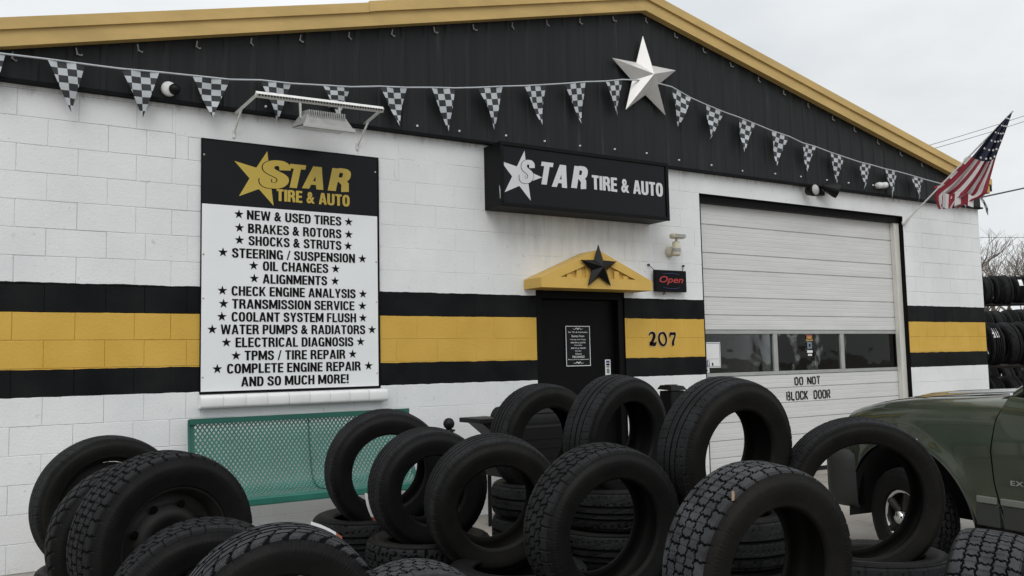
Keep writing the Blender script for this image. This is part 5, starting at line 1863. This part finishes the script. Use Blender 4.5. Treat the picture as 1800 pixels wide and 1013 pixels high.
ct = empty('metal_cart', (3.9, -.62, gz(-.6)), 'black metal cart with a side shelf standing by the entrance door', 'cart')
cx0, cx1, cy0, cy1 = 3.62, 4.34, -.86, -.42
g0 = gz(-.62)
mb = MB(); mb.bbox(cx0, cx1, cy0, cy1, .42, .86, .02); body_ = mb.build('body', 'darkplastic', ct)
mb = MB()
mb.tube([(cx0 + .02, (cy0 + cy1) / 2, .86), (cx1 - .02, (cy0 + cy1) / 2, .86)], .16, 20); mb.build('lid', 'starblack', ct)
mb = MB(); mb.tube([(cx0 + .12, cy0 + .03, .95), (cx0 + .12, cy0 - .03, .96), (cx1 - .12, cy0 - .03, .96), (cx1 - .12, cy0 + .03, .95)], .009, 8); mb.build('lid_handle', 'darkplastic', ct)
mb = MB(); mb.bbox(cx0 - .27, cx0 - .003, cy0 + .04, cy1 - .04, .895, .935, .008); mb.add([(cx0 - .22, cy0 + .1, .895), (cx0 - .002, cy0 + .1, .895), (cx0 - .002, cy0 + .1, .72), (cx0 - .22, cy1 - .1, .895), (cx0 - .002, cy1 - .1, .895), (cx0 - .002, cy1 - .1, .72)], [(0, 2, 1), (3, 4, 5), (0, 3, 5, 2)]); mb.build('side_shelf', 'darkplastic', ct)
mb = MB(); mb.bbox(cx1 + .003, cx1 + .25, cy0 + .04, cy1 - .04, .895, .935, .008); mb.build('side_shelf', 'darkplastic', ct)
for k in range(4):
    mb = MB(); mb.box(cx0 + .06, cx1 - .06, cy0 - .008, cy0 - .001, .50 + .08 * k, .53 + .08 * k); mb.build('vent_slat', 'darkplastic', body_)
for xx in (cx0 + .03, cx1 - .03):
    for yy in (cy0 + .03, cy1 - .03):
        mb = MB(); mb.tube([(xx, yy, .42), (xx, yy, g0)], .018, 8); mb.build('leg', 'darkplastic', ct)

P = aty(1181, 686, -.45)
bx = empty('waste_box', (P.x, P.y, gz(P.y)), 'black lidded box on a post between the entrance and the roller door', 'box')
mb = MB(); mb.bbox(P.x - .09, P.x + .095, P.y - .09, P.y + .09, P.z - .30, P.z - .004, .012); bb_ = mb.build('box_body', 'darkplastic', bx)
mb = MB()
mb.add([(P.x - .105, P.y - .105, P.z), (P.x + .11, P.y - .105, P.z), (P.x + .11, P.y + .105, P.z + .012), (P.x - .105, P.y + .105, P.z + .012),
        (P.x - .08, P.y - .08, P.z + .04), (P.x + .085, P.y - .08, P.z + .04), (P.x + .085, P.y + .08, P.z + .052), (P.x - .08, P.y + .08, P.z + .052)],
       [(0, 1, 5, 4), (1, 2, 6, 5), (2, 3, 7, 6), (3, 0, 4, 7), (4, 5, 6, 7), (3, 2, 1, 0)]); mb.build('lid', 'darkplastic', bx)
mb = MB(); mb.box(P.x - .05, P.x + .05, P.y - .03, P.y + .05, P.z + .046, P.z + .056); mb.build('lid_plate', 'trimgrey', bx)
mb = MB(); mb.tube([(P.x, P.y, P.z - .30), (P.x, P.y, gz(P.y))], .05, 12); mb.build('post', 'darkplastic', bx)

# ================================================================== overhead wires
def wire(pts, rad, m_, label):
    mid = pts[len(pts) // 2]
    mb = MB(); mb.tube(pts, rad, 5)
    tag(mb.build('power_line', m_, loc=mid), label, 'wire')


def sag(a, b, s, n=14):
    return [a.lerp(b, i / n) - Vector((0, 0, s * 4 * (i / n) * (1 - i / n))) for i in range(n + 1)]


wire(sag(atd(1560, 276, 40), atd(2050, 108, 52), .3), .014, 'wire', 'upper of two thin wires rising behind the flag')
wire(sag(atd(1560, 283, 40), atd(2050, 121, 52), .3), .014, 'wire', 'lower of two thin wires rising behind the flag')
wire(sag(Vector((12.40, .03, 3.66)), atd(2250, 205, 30), .15), .013, 'cable', 'black service cable leaving the right corner of the roof')
wire(sag(atd(1500, 418, 60), atd(2100, 417, 60), .0), .018, 'wire', 'thin level wire in front of the bare trees at the right')

# ================================================================== tyre racks at the right of the building
rack_me = {}
for i, kd in enumerate(('ribs', 'touring')):
    rack_me[i] = tyre_mesh('tire', kd, .325, .215, .2, 120, 18)


def rack(origin, dirx, length, shelves, name_label, tyre_label, group, Rr, depth_=.55, top=None, lab_ids=()):
    """shelving whose tyres stand side by side; dirx = along the shelf"""
    ox, oy = origin
    d = Vector((dirx[0], dirx[1], 0)).normalized(); nn = Vector((d.y, -d.x, 0))
    e_ = empty('tire_rack', (ox, oy, 0), name_label, 'rack')
    tp = top or (shelves[-1] + .3)
    for k in range(int(length // 2.2) + 2):
        for s in (0, 1):
            b = Vector((ox, oy, 0)) + d * min(k * 2.2, length) + nn * (s * depth_ - depth_ / 2)
            mb = MB(); mb.tube([b, b + Vector((0, 0, tp))], .03, 4, smooth=False); mb.build('upright', 'rackmetal', e_)
    for z in shelves:
        for s in (.28, .72):
            a = Vector((ox, oy, z)) + nn * (s * depth_ - depth_ / 2) * 1.0
            mb = MB(); mb.tube([a - d * .1, a + d * (length + .1)], .032, 4, smooth=False); mb.build('shelf_rail', 'rackmetal', e_)
    return e_, d, nn


def rack_tyres(ox, oy, d, nn, z, length, Rr, label, group, start=.15, gaps=(), yawj=.12, labels=True):
    x = start; i = 0
    while x < length:
        if not any(a < x < b for a, b in gaps):
            c = Vector((ox, oy, z)) + d * x
            yaw = math.degrees(math.atan2(d.y, d.x)) + random.uniform(-yawj, yawj) * 57
            me = rack_me[i % 2]
            sc = Rr * random.uniform(1.0, 1.10) / .325
            zc = z + .03 + math.sqrt(max(.01, Rr ** 2 - .13 ** 2)) if z > .1 else z + Rr
            o = place_tyre('tire', me, (c.x + nn.x * random.uniform(-.05, .05), c.y + nn.y * random.uniform(-.05, .05), zc), yaw + 180, random.uniform(-.07, .07), random.uniform(0, 6))
            o.matrix_world = o.matrix_world @ Matrix.Diagonal((sc, 1, sc, 1))
            tag(o, label, 'tire', group)
            if labels and random.random() < .75:
                t = (CAMP - o.matrix_world.translation).normalized()
                ax = (o.matrix_world.to_3x3() @ Vector((0, 1, 0))).normalized()
                r_ = (t - ax * t.dot(ax)).normalized()
                r_ = (r_ + Vector((0, 0, random.uniform(.35, .75)))).normalized(); r_ = (r_ - ax * r_.dot(ax)).normalized()
                tg_ = ax.cross(r_)
                B = Vector((c.x, c.y, zc)) + r_ * (Rr + .006) + ax * random.uniform(-.03, .03)
                w_, h_ = .045, .085
                pts_ = [B - ax * w_ - tg_ * h_ - r_ * .01, B + ax * w_ - tg_ * h_ - r_ * .01, B - ax * w_, B + ax * w_, B - ax * w_ + tg_ * h_ - r_ * .01, B + ax * w_ + tg_ * h_ - r_ * .01]
                inv = o.matrix_world.inverted()
                mb = MB(); mb.add([inv @ p for p in pts_], [(0, 1, 3, 2), (2, 3, 5, 4)])
                q = mb.build('paper_label', 'paper'); q.parent = o
        x += .225 + random.uniform(.004, .05); i += 1


# near rack
dn = (.80, -.54)
e_, d, nn = rack((12.95, 1.02), dn, 4.2, [.35, 1.18], 'near dark metal tire rack beside the right corner of the building', '', '', .33, top=1.5)
rack_tyres(12.95, 1.02, d, nn, 1.18, 4.2, .33, 'tire on the upper shelf of the near rack beside the building', 'tires on the near rack upper shelf')
rack_tyres(12.95, 1.02, d, nn, .35, 4.2, .33, 'tire on the lower shelf of the near rack beside the building', 'tires on the near rack lower shelf', labels=False)
# middle rack behind it
e_, d, nn = rack((15.6, 3.6), dn, 6.0, [.5, 1.55], 'middle dark tire rack behind the near rack', '', '', .33, top=1.9)
rack_tyres(15.6, 3.6, d, nn, 1.55, 6.0, .33, 'tire on the middle rack behind the near rack', 'tires on the middle rack', labels=False)
rack_tyres(15.6, 3.6, d, nn, .5, 6.0, .33, 'tire low on the middle rack behind the near rack', 'tires low on the middle rack', labels=False)
# far high rack
e_, d, nn = rack((20.3, 5.45), dn, 7.0, [.6, 1.6, 2.55], 'tall far tire rack whose top shelf rises against the bare trees', '', '', .36, top=2.7)
rack_tyres(20.3, 5.45, d, nn, 2.55, 7.0, .34, 'tire on the top shelf of the tall far rack against the sky', 'tires on the far rack top shelf', gaps=((.30, .52),))
rack_tyres(20.3, 5.45, d, nn, 1.6, 7.0, .33, 'tire on the second shelf of the tall far rack', 'tires on the far rack second shelf', labels=False)

# ================================================================== bare trees
def bare_tree(x, y, H, seed, label):
    rnd = random.Random(seed)
    e_ = empty('bare_tree', (x, y, 0), label, 'tree', 'bare winter trees beyond the racks')
    tr_, tw_ = MB(), MB()

    def grow(p, d, l, r, lev):
        n = 3
        pts = [p]
        dd = d.copy()
        for i in range(n):
            dd = (dd + Vector((rnd.uniform(-.16, .16), rnd.uniform(-.16, .16), rnd.uniform(-.02, .14)))).normalized()
            pts.append(pts[-1] + dd * l / n)
        (tr_ if lev < 2 else tw_).tube(pts, [r * (1 - .35 * i / n) for i in range(n + 1)], 6 if lev < 2 else 3, cap=False)
        if lev >= 5: return
        k = rnd.choice((3, 4)) if lev < 3 else rnd.choice((2, 3, 3))
        for i in range(k):
            t = rnd.uniform(.35, 1)
            q = pts[0].lerp(pts[-1], t) if lev == 0 else pts[min(n, 1 + int(t * n))]
            if lev == 0: q = pts[min(n, 1 + int(t * n))]
            a = rnd.uniform(0, 6.28); sp = rnd.uniform(.35, .85)
            side = Vector((math.cos(a), math.sin(a), 0))
            nd = (dd * (1 - sp * .55) + side * sp + Vector((0, 0, .18))).normalized()
            grow(q, nd, l * rnd.uniform(.55, .8), max(r * .55, .007), lev + 1)
    grow(Vector((x, y, -.1)), Vector((0, 0, 1)), H * .36, H * .016, 0)
    tr_.build('trunk', 'bark', e_)
    tw_.build('crown', 'bark', e_)


P = atd(1738, 655, 40); bare_tree(P.x, P.y, 8.4, 3, 'bare tree rising nearest the right corner of the building')
P = atd(1772, 655, 44); bare_tree(P.x, P.y, 8.0, 11, 'bare tree in the middle of the gap right of the building')
P = atd(1806, 655, 42); bare_tree(P.x, P.y, 8.2, 23, 'bare tree at the right edge of the photo behind the racks')
P = atd(1850, 655, 46); bare_tree(P.x, P.y, 9.2, 31, 'bare tree just beyond the right edge of the photo')
P = atd(1720, 655, 52); bare_tree(P.x, P.y, 9.0, 41, 'farther bare tree partly hidden by the building corner')

# ================================================================== green truck nosed up to the roller door
TW_ = atd(1597, 910, 6.3)
TG = TW_.z - .345
TH_ = math.atan2(.990, .139) - math.pi / 2
TW_ = TW_ - R_ * .045
tk = empty('parked_truck', (TW_.x, TW_.y, TG), 'dusty green sport utility truck parked nose towards the white roller door', 'truck')
tk.rotation_euler = (0, 0, TH_)
# local frame: +Y forward, +X inward from the left flank, Z up from the ground, origin under the left front wheel
WID = 1.74


def tbuild(mb, name, mats, parent=None):
    ob = bpy.data.objects.new(name, mb.mesh(name, [mats] if isinstance(mats, str) else mats))
    COL.objects.link(ob); ob.parent = parent or tk
    return ob


def interp(x, xs_, ys_2):
    return float(np.interp(x, xs_, ys_2))


def hood_c(y): return interp(y, [-.86, -.72, -.45, -.077, .15, .285, .42, .53, .61, .66], [1.255, 1.250, 1.232, 1.212, 1.190, 1.168, 1.140, 1.108, 1.062, .985])
def inset(y): return interp(y, [-4, -.2, .1, .25, .38, .50, .58, .63, .66], [0, 0, .004, .010, .020, .040, .070, .110, .165])
def gap_y(z): return interp(z, [.38, .489, .66, .874, 1.056, 1.236], [-.790, -.762, -.730, -.724, -.768, -.872])
ARC_C, ARC_R = (-.02, .335), .545


def arch_z(y, cy=ARC_C[0], r=ARC_R, base=.395):
    d2 = r * r - (y - cy) ** 2
    return max(base, ARC_C[1] + math.sqrt(d2)) if d2 > 0 else base


def flank(z, zt):
    """inward offset of the body side at height z (tumblehome, belly, rolled top edge)"""
    k = (z - .39) / max(.01, zt - .39)
    o_ = .035 * (1 - k / .62) ** 2 if k < .62 else .020 * ((k - .62) / .38) ** 2
    e = zt - z
    if e < .11:
        o_ += .11 - math.sqrt(max(0, .11 ** 2 - (.11 - e) ** 2))
    return o_


def top_z(y): return hood_c(y) - .040


# ---- fender (with arch) and half hood in one skin, both sides
def fender(mirror):
    mb = MB()
    ysn = np.concatenate([np.linspace(-.74, -.56, 8), np.linspace(-.55, .50, 54), np.linspace(.51, .66, 12)])
    rows = np.concatenate([np.linspace(0, .75, 14), 1 - (1 - np.linspace(.78, 1, 12)) ** 1.0])
    hood_k = np.linspace(0, 1, 16)[1:]
    vs = []; nr = len(rows) + len(hood_k)
    front_low = lambda y: .70 if y > .44 else None
    for y in ysn:
        zt = top_z(y)
        zb = arch_z(y)
        if y > .44: zb = max(zb, .76)
        t = (y + .74) / 1.4
        for s in rows:
            z = zb + (zt - zb) * s
            yy = y + (gap_y(z) + .74) * max(0, 1 - t * 2.2) ** 2
            x = flank(z, zt) + inset(y)
            # slight swell round the arch
            da = math.hypot(y - ARC_C[0], z - ARC_C[1])
            x -= .014 * math.exp(-((da - ARC_R) / .07) ** 2)
            vs.append((x, yy, z))
        xe = vs[-1][0]; ye = vs[-1][1]
        for k in hood_k:
            X = xe + (WID / 2 - xe) * k
            z = zt + (hood_c(y) - zt) * (1 - (1 - k) ** 2.4)
            # power-dome crease
            z += .012 * math.exp(-((X - .52) / .05) ** 2) * min(1, max(0, (.5 - y) * 2.5))
            vs.append((X, ye, z))
    n = nr
    fs = [(i * n + j, (i + 1) * n + j, (i + 1) * n + j + 1, i * n + j + 1) for i in range(len(ysn) - 1) for j in range(n - 1)]
    if mirror:
        vs = [(WID - a, b, c) for a, b, c in vs]; fs = [f[::-1] for f in fs]
    mb.add(vs, [f[::-1] for f in fs], 0, True)
    return mb


for mi_ in (False, True):
    tbuild(fender(mi_), 'front_fender', 'carpaint')
# hood seam on the left: thin dark line following the fender edge
mb = MB()
pts = []
for y in np.linspace(-.74, .50, 30):
    zt = top_z(y); xe = flank(zt, zt) + inset(y)
    k = .09; X = xe + (WID / 2 - xe) * k
    pts.append((X, y, zt + (hood_c(y) - zt) * (1 - (1 - k) ** 2.4) - .0005))
mb.tube(pts, .0035, 5); tbuild(mb, 'hood_seam', 'underbody')

# ---- arch lip, liner
for cy, nm in ((ARC_C[0], 'front'), (-2.86, 'rear')):
    for mir in (False, True):
        mb = MB(); pts = []
        for a in np.linspace(math.radians(6), math.radians(174 if cy < -1 else 152), 36):
            y = cy - ARC_R * math.cos(a); z = ARC_C[1] + ARC_R * math.sin(a)
            x = flank(z, 1.2) + inset(y) - .010
            pts.append(((WID - x) if mir else x, y, z))
        mb.tube(pts, .007, 6); tbuild(mb, 'arch_lip', 'trimgrey')
        mb = MB(); A_ = np.linspace(0, math.pi, 22); vs = []
        for a in A_:
            y = cy - (ARC_R - .004) * math.cos(a); z = ARC_C[1] - .05 + (ARC_R - .004 + .05) * math.sin(a)
            for x in (.03, .60): vs.append(((WID - x) if mir else x, y, z))
        mb.add(vs, [(2 * i, 2 * i + 1, 2 * i + 3, 2 * i + 2) for i in range(21)], 0, True)
        xb = (WID - .60) if mir else .60
        vs = [(xb, cy, ARC_C[1] - .05)] + [(xb, cy - ARC_R * math.cos(a), ARC_C[1] - .05 + (ARC_R + .05) * math.sin(a)) for a in A_]
        mb.add(vs, [(0, i, i + 1) for i in range(1, 22)])
        tbuild(mb, 'wheel_well', 'underbody')

# ---- bumper, grille, lamps
mb = MB()
plan = spline([(.03, .435), (.0, .53), (-.005, .65), (.035, .735), (.14, .785), (.40, .815), (.87, .825)], 5)
plan = plan + [(WID - a, b) for a, b in plan[:-1][::-1]]
sec = [(.05, .35), (.018, .375), (.004, .42), (0, .50), (0, .62), (.0, .70), (.010, .745), (.03, .775), (.09, .785)]
vs = []
for i, (a, b) in enumerate(plan):
    p0, p1 = plan[max(i - 1, 0)], plan[min(i + 1, len(plan) - 1)]
    tx, ty_ = p1[0] - p0[0], p1[1] - p0[1]; l = math.hypot(tx, ty_); nx_, ny_ = ty_ / l, -tx / l
    for o_, z in sec: vs.append((a + nx_ * o_, b + ny_ * o_, z))
n = len(sec)
mb.add(vs, [(i * n + j, i * n + j + 1, (i + 1) * n + j + 1, (i + 1) * n + j) for i in range(len(plan) - 1) for j in range(n - 1)], 0, True)
M['bumperdark'] = mat('dark_bumper_plastic', (0.014, 0.016, 0.015), 0.5, var=0.15)
tbuild(mb, 'front_bumper', 'bumperdark')
mb = MB()
mb.add([(.10, .43, .36), (.14, .68, .36), (WID - .14, .68, .36), (WID - .10, .43, .36), (.10, .43, .80), (.14, .64, .80), (WID - .14, .64, .80), (WID - .10, .43, .80)], [(0, 1, 5, 4), (1, 2, 6, 5), (2, 3, 7, 6)])
mb.add([(.26, .645, .78), (WID - .26, .645, .78), (WID - .26, .648, .985), (.26, .648, .985)], [(0, 1, 2, 3)])
tbuild(mb, 'grille', 'darkplastic')
for mir in (False, True):
    mb = MB(); f_ = (lambda x: WID - x) if mir else (lambda x: x)
    mb.add([(f_(.07), .56, .80), (f_(.15), .655, .80), (f_(.50), .690, .80), (f_(.50), .665, .955), (f_(.15), .652, .965), (f_(.07), .56, .96)], [(0, 1, 4, 5), (1, 2, 3, 4)])
    tbuild(mb, 'headlight', 'lens')

# ---- flank from the door back
def side_skin(y0f, y1f, ztf, name, matn, zlo=.395, ny=26, arch=None):
    for mir in (False, True):
        mb = MB(); vs = []
        rows = np.linspace(0, 1, 22)
        for i in range(ny):
            t = i / (ny - 1)
            for s in rows:
                yb_ = y0f(.9) * (1 - t) + y1f(.9) * t
                zb = zlo if arch is None else arch_z(yb_, -2.86)
                zt = ztf(yb_)
                z = zb + (zt - zb) * s
                y = y0f(z) * (1 - t) + y1f(z) * t
                x = flank(z, zt + .06)
                if arch is not None:
                    da = math.hypot(y + 2.86, z - ARC_C[1]); x -= .014 * math.exp(-((da - ARC_R) / .07) ** 2)
                vs.append((WID - x if mir else x, y, z))
        n = len(rows)
        fs = [(i * n + j, i * n + j + 1, (i + 1) * n + j + 1, (i + 1) * n + j) for i in range(ny - 1) for j in range(n - 1)]
        if mir: fs = [f[::-1] for f in fs]
        mb.add(vs, [f[::-1] for f in fs], 0, True)
        tbuild(mb, name, matn)


belt = lambda y: interp(y, [-4, -2, -.9, -.7], [1.165, 1.165, 1.20, 1.215])
side_skin(lambda z: gap_y(z) - .009, lambda z: -1.86 + .02 * (z - .8), belt, 'front_door', 'carpaint')
side_skin(lambda z: -1.870 + .02 * (z - .8), lambda z: -2.34 - .0 * z, belt, 'rear_door', 'carpaint', ny=10)
side_skin(lambda z: -2.349, lambda z: -3.72, belt, 'rear_quarter', 'carpaint', arch=True, ny=40)
# dark core behind the gaps, floor
mb = MB(); mb.box(.06, WID - .06, -3.66, -.62, .34, 1.10); mb.box(.62, WID - .62, -.62, .40, .34, 1.05); tbuild(mb, 'chassis', 'underbody')
mb = MB(); mb.add([(.0, -3.72, .42), (WID, -3.72, .42), (WID, -3.72, 1.17), (.0, -3.72, 1.17)], [(0, 1, 2, 3)]); mb.bbox(.02, WID - .02, -3.86, -3.73, .42, .68, .03); tbuild(mb, 'tailgate', 'carpaint')
# mouldings and badge on the flank
for y0, y1 in ((-.60, -.742), (-.770, -1.85), (-1.88, -2.33), (-3.42, -3.70)):
    mb = MB(); x = flank(.552, 1.24)
    mb.bbox(x - .016, x + .006, y1, y0, .530, .574, .007); tbuild(mb, 'side_moulding', 'sidemould')
for y0, y1 in ((-.585, -.752), (-.777, -1.85), (-1.88, -2.33)):
    mb = MB(); mb.bbox(.010, .045, y1, y0, .385, .528, .008); tbuild(mb, 'rocker_cladding', 'trimgrey')
v_, f_ = glyphs('EXPLORER', .012, .0, 1.08)
lo, hi = v_.min(0), v_.max(0)
mb = MB(); xb = flank(.68, 1.24) - .003
mb.add([(xb, -.850 - .36 * (a - lo[0]) / (hi[0] - lo[0]), .664 + .030 * (b - lo[1]) / (hi[1] - lo[1])) for a, b in v_], f_); tbuild(mb, 'badge_lettering', 'steel')
# cowl, wipers, cabin
mb = MB()
mb.add([(.10, -.735, 1.228), (WID - .10, -.735, 1.228), (WID - .10, -.90, 1.235), (.10, -.90, 1.235)], [(0, 3, 2, 1)]); tbuild(mb, 'cowl_grille', 'darkplastic')
for x0, x1 in ((.40, 1.02), (1.0, 1.58)):
    mb = MB(); mb.tube([(x0 - .1, -.80, 1.262), (x0, -.84, 1.286), (x1, -.815, 1.275)], .010, 6); mb.tube([(x0 - .18, -.845, 1.29), (x1, -.86, 1.30)], .008, 6); tbuild(mb, 'wiper', 'darkplastic')
ROOF = 1.70
M['seatcloth'] = mat('grey_seat_cloth', (0.06, 0.058, 0.054), 0.9, var=0.2)
for sx0, sy in ((.16, -1.75), (.98, -1.75), (.16, -2.65), (.98, -2.65)):
    mb = MB(); mb.bbox(sx0, sx0 + .58, sy, sy + .55, .72, .90, .05); mb.bbox(sx0 + .02, sx0 + .56, sy - .16, sy - .01, .86, 1.36, .05); mb.bbox(sx0 + .17, sx0 + .41, sy - .14, sy - .05, 1.385, 1.52, .03)
    tbuild(mb, 'seat', 'seatcloth')
mb = MB(); mb.bbox(.10, WID - .10, -1.10, -.88, .95, 1.20, .05); tbuild(mb, 'dashboard', 'darkplastic')
mb = MB(); mb.tube([(.46 + .18 * math.cos(a), -1.20 - .06 * math.sin(a), 1.10 + .16 * math.sin(a)) for a in np.linspace(0, 2 * math.pi, 24)], .014, 6); tbuild(mb, 'steering_wheel', 'darkplastic')
for yh in (-1.70, -2.24):
    mb = MB(); mb.bbox(-.006, .02, yh - .09, yh + .06, .985, 1.02, .008); tbuild(mb, 'door_handle', 'darkplastic')
cab = [(.055, -.86, 1.20), (.055, -3.70, 1.165), (.20, -3.62, ROOF - .02), (.20, -1.62, ROOF - .02)]
mb = MB()
rows_ = [(.20, ROOF - .03), (.26, ROOF - .005), (.45, ROOF + .012), (WID / 2, ROOF + .02)]
rows_ = rows_ + [(WID - a, b) for a, b in rows_[:-1][::-1]]
vs = [(a, y, b) for y in (-1.56, -2.4, -3.62) for a, b in rows_]; n = len(rows_)
mb.add(vs, [(i * n + j, i * n + j + 1, (i + 1) * n + j + 1, (i + 1) * n + j) for i in range(2) for j in range(n - 1)], 0, True); tbuild(mb, 'roof', 'carpaint')
mb = MB(); mb.add([(.12, -.87, 1.225), (WID - .12, -.87, 1.225), (WID - .25, -1.55, ROOF - .02), (.25, -1.55, ROOF - .02)], [(0, 1, 2, 3)]); tbuild(mb, 'windshield', 'glass')
mb = MB(); mb.add([(.12, -3.71, 1.18), (WID - .12, -3.71, 1.18), (WID - .25, -3.62, ROOF - .02), (.25, -3.62, ROOF - .02)], [(3, 2, 1, 0)]); tbuild(mb, 'rear_window', 'glass')
for mir in (False, True):
    fx = (lambda x: WID - x) if mir else (lambda x: x)
    for ya, yb, yta, ytb in ((-1.02, -1.82, -1.62, -1.84), (-1.92, -2.72, -1.92, -2.70), (-2.82, -3.60, -2.80, -3.54)):
        mb = MB(); mb.add([(fx(.065), ya, belt(ya) + .01), (fx(.065), yb, belt(yb) + .01), (fx(.185), ytb, ROOF - .07), (fx(.185), yta, ROOF - .07)], [(0, 1, 2, 3)]); tbuild(mb, 'side_window', 'glass')
    for (a, b, c, d) in (((-.88, 1.21), (-1.57, ROOF - .02), .035, 0), ((-1.87, 1.17), (-1.88, ROOF - .03), .045, 0), ((-2.77, 1.17), (-2.76, ROOF - .03), .05, 0), ((-3.68, 1.16), (-3.60, ROOF - .03), .05, 0)):
        mb = MB(); mb.tube([(fx(.075), a[0], a[1]), (fx(.20), b[0], b[1])], c, 6); tbuild(mb, 'roof_pillar', 'carpaint')
    mb = MB(); mb.bbox(*sorted((fx(-.16), fx(.02))), -1.18, -1.08, 1.21, 1.34, .03); tbuild(mb, 'side_mirror', 'darkplastic')

# ---- wheels
tme = tyre_mesh('tyre', 'allterrain', .345, .235, .190, 300, 30)


def wheel(x, y, steer, out_sign):
    wE = bpy.data.objects.new('wheel', None); COL.objects.link(wE); wE.parent = tk; wE.location = (x, y, .345)
    wE.rotation_euler = (0, 0, (-math.pi / 2 if out_sign < 0 else math.pi / 2) + steer)
    t_ = bpy.data.objects.new('tyre', tme); COL.objects.link(t_); t_.parent = wE
    mb = MB()
    mb.lathe([(.192, .075), (.196, .088), (.186, .092), (.172, .080), (.165, .05), (.165, -.08), (.19, -.09)], (0, 0, 0), 40, axis='y')
    mb.lathe([(.165, .02), (.12, .035), (.085, .055), (.06, .06), (0, .06)], (0, 0, 0), 40, axis='y')
    r_ = mb.build('rim', 'alloy'); r_.parent = wE
    for k in range(5):
        a = k * 2 * math.pi / 5
        mb = MB()
        c_, s_ = math.cos(a), math.sin(a)
        P0, P1 = Vector((.05 * c_, -.075, .05 * s_)), Vector((.172 * c_, -.072, .172 * s_))
        mb.tube([P0, P1], [.026, .034], 6)
        q_ = mb.build('spoke', 'rimsteel'); q_.parent = r_
    mb = MB(); mb.lathe([(.048, .06), (.047, .125), (.040, .135), (0, .137)], (0, 0, 0), 20, axis='y'); q_ = mb.build('hub_cap', 'chrome'); q_.parent = wE
    mb = MB(); mb.lathe([(.168, .0862), (.178, .0945), (.186, .0935)], (0, 0, 0), 40, axis='y'); q_ = mb.build('rim_ring', 'chrome'); q_.parent = r_


wheel(.115, 0, math.radians(-10), -1)
wheel(WID - .15, 0, math.radians(-10), 1)
wheel(.15, -2.86, 0, -1)
wheel(WID - .15, -2.86, 0, 1)
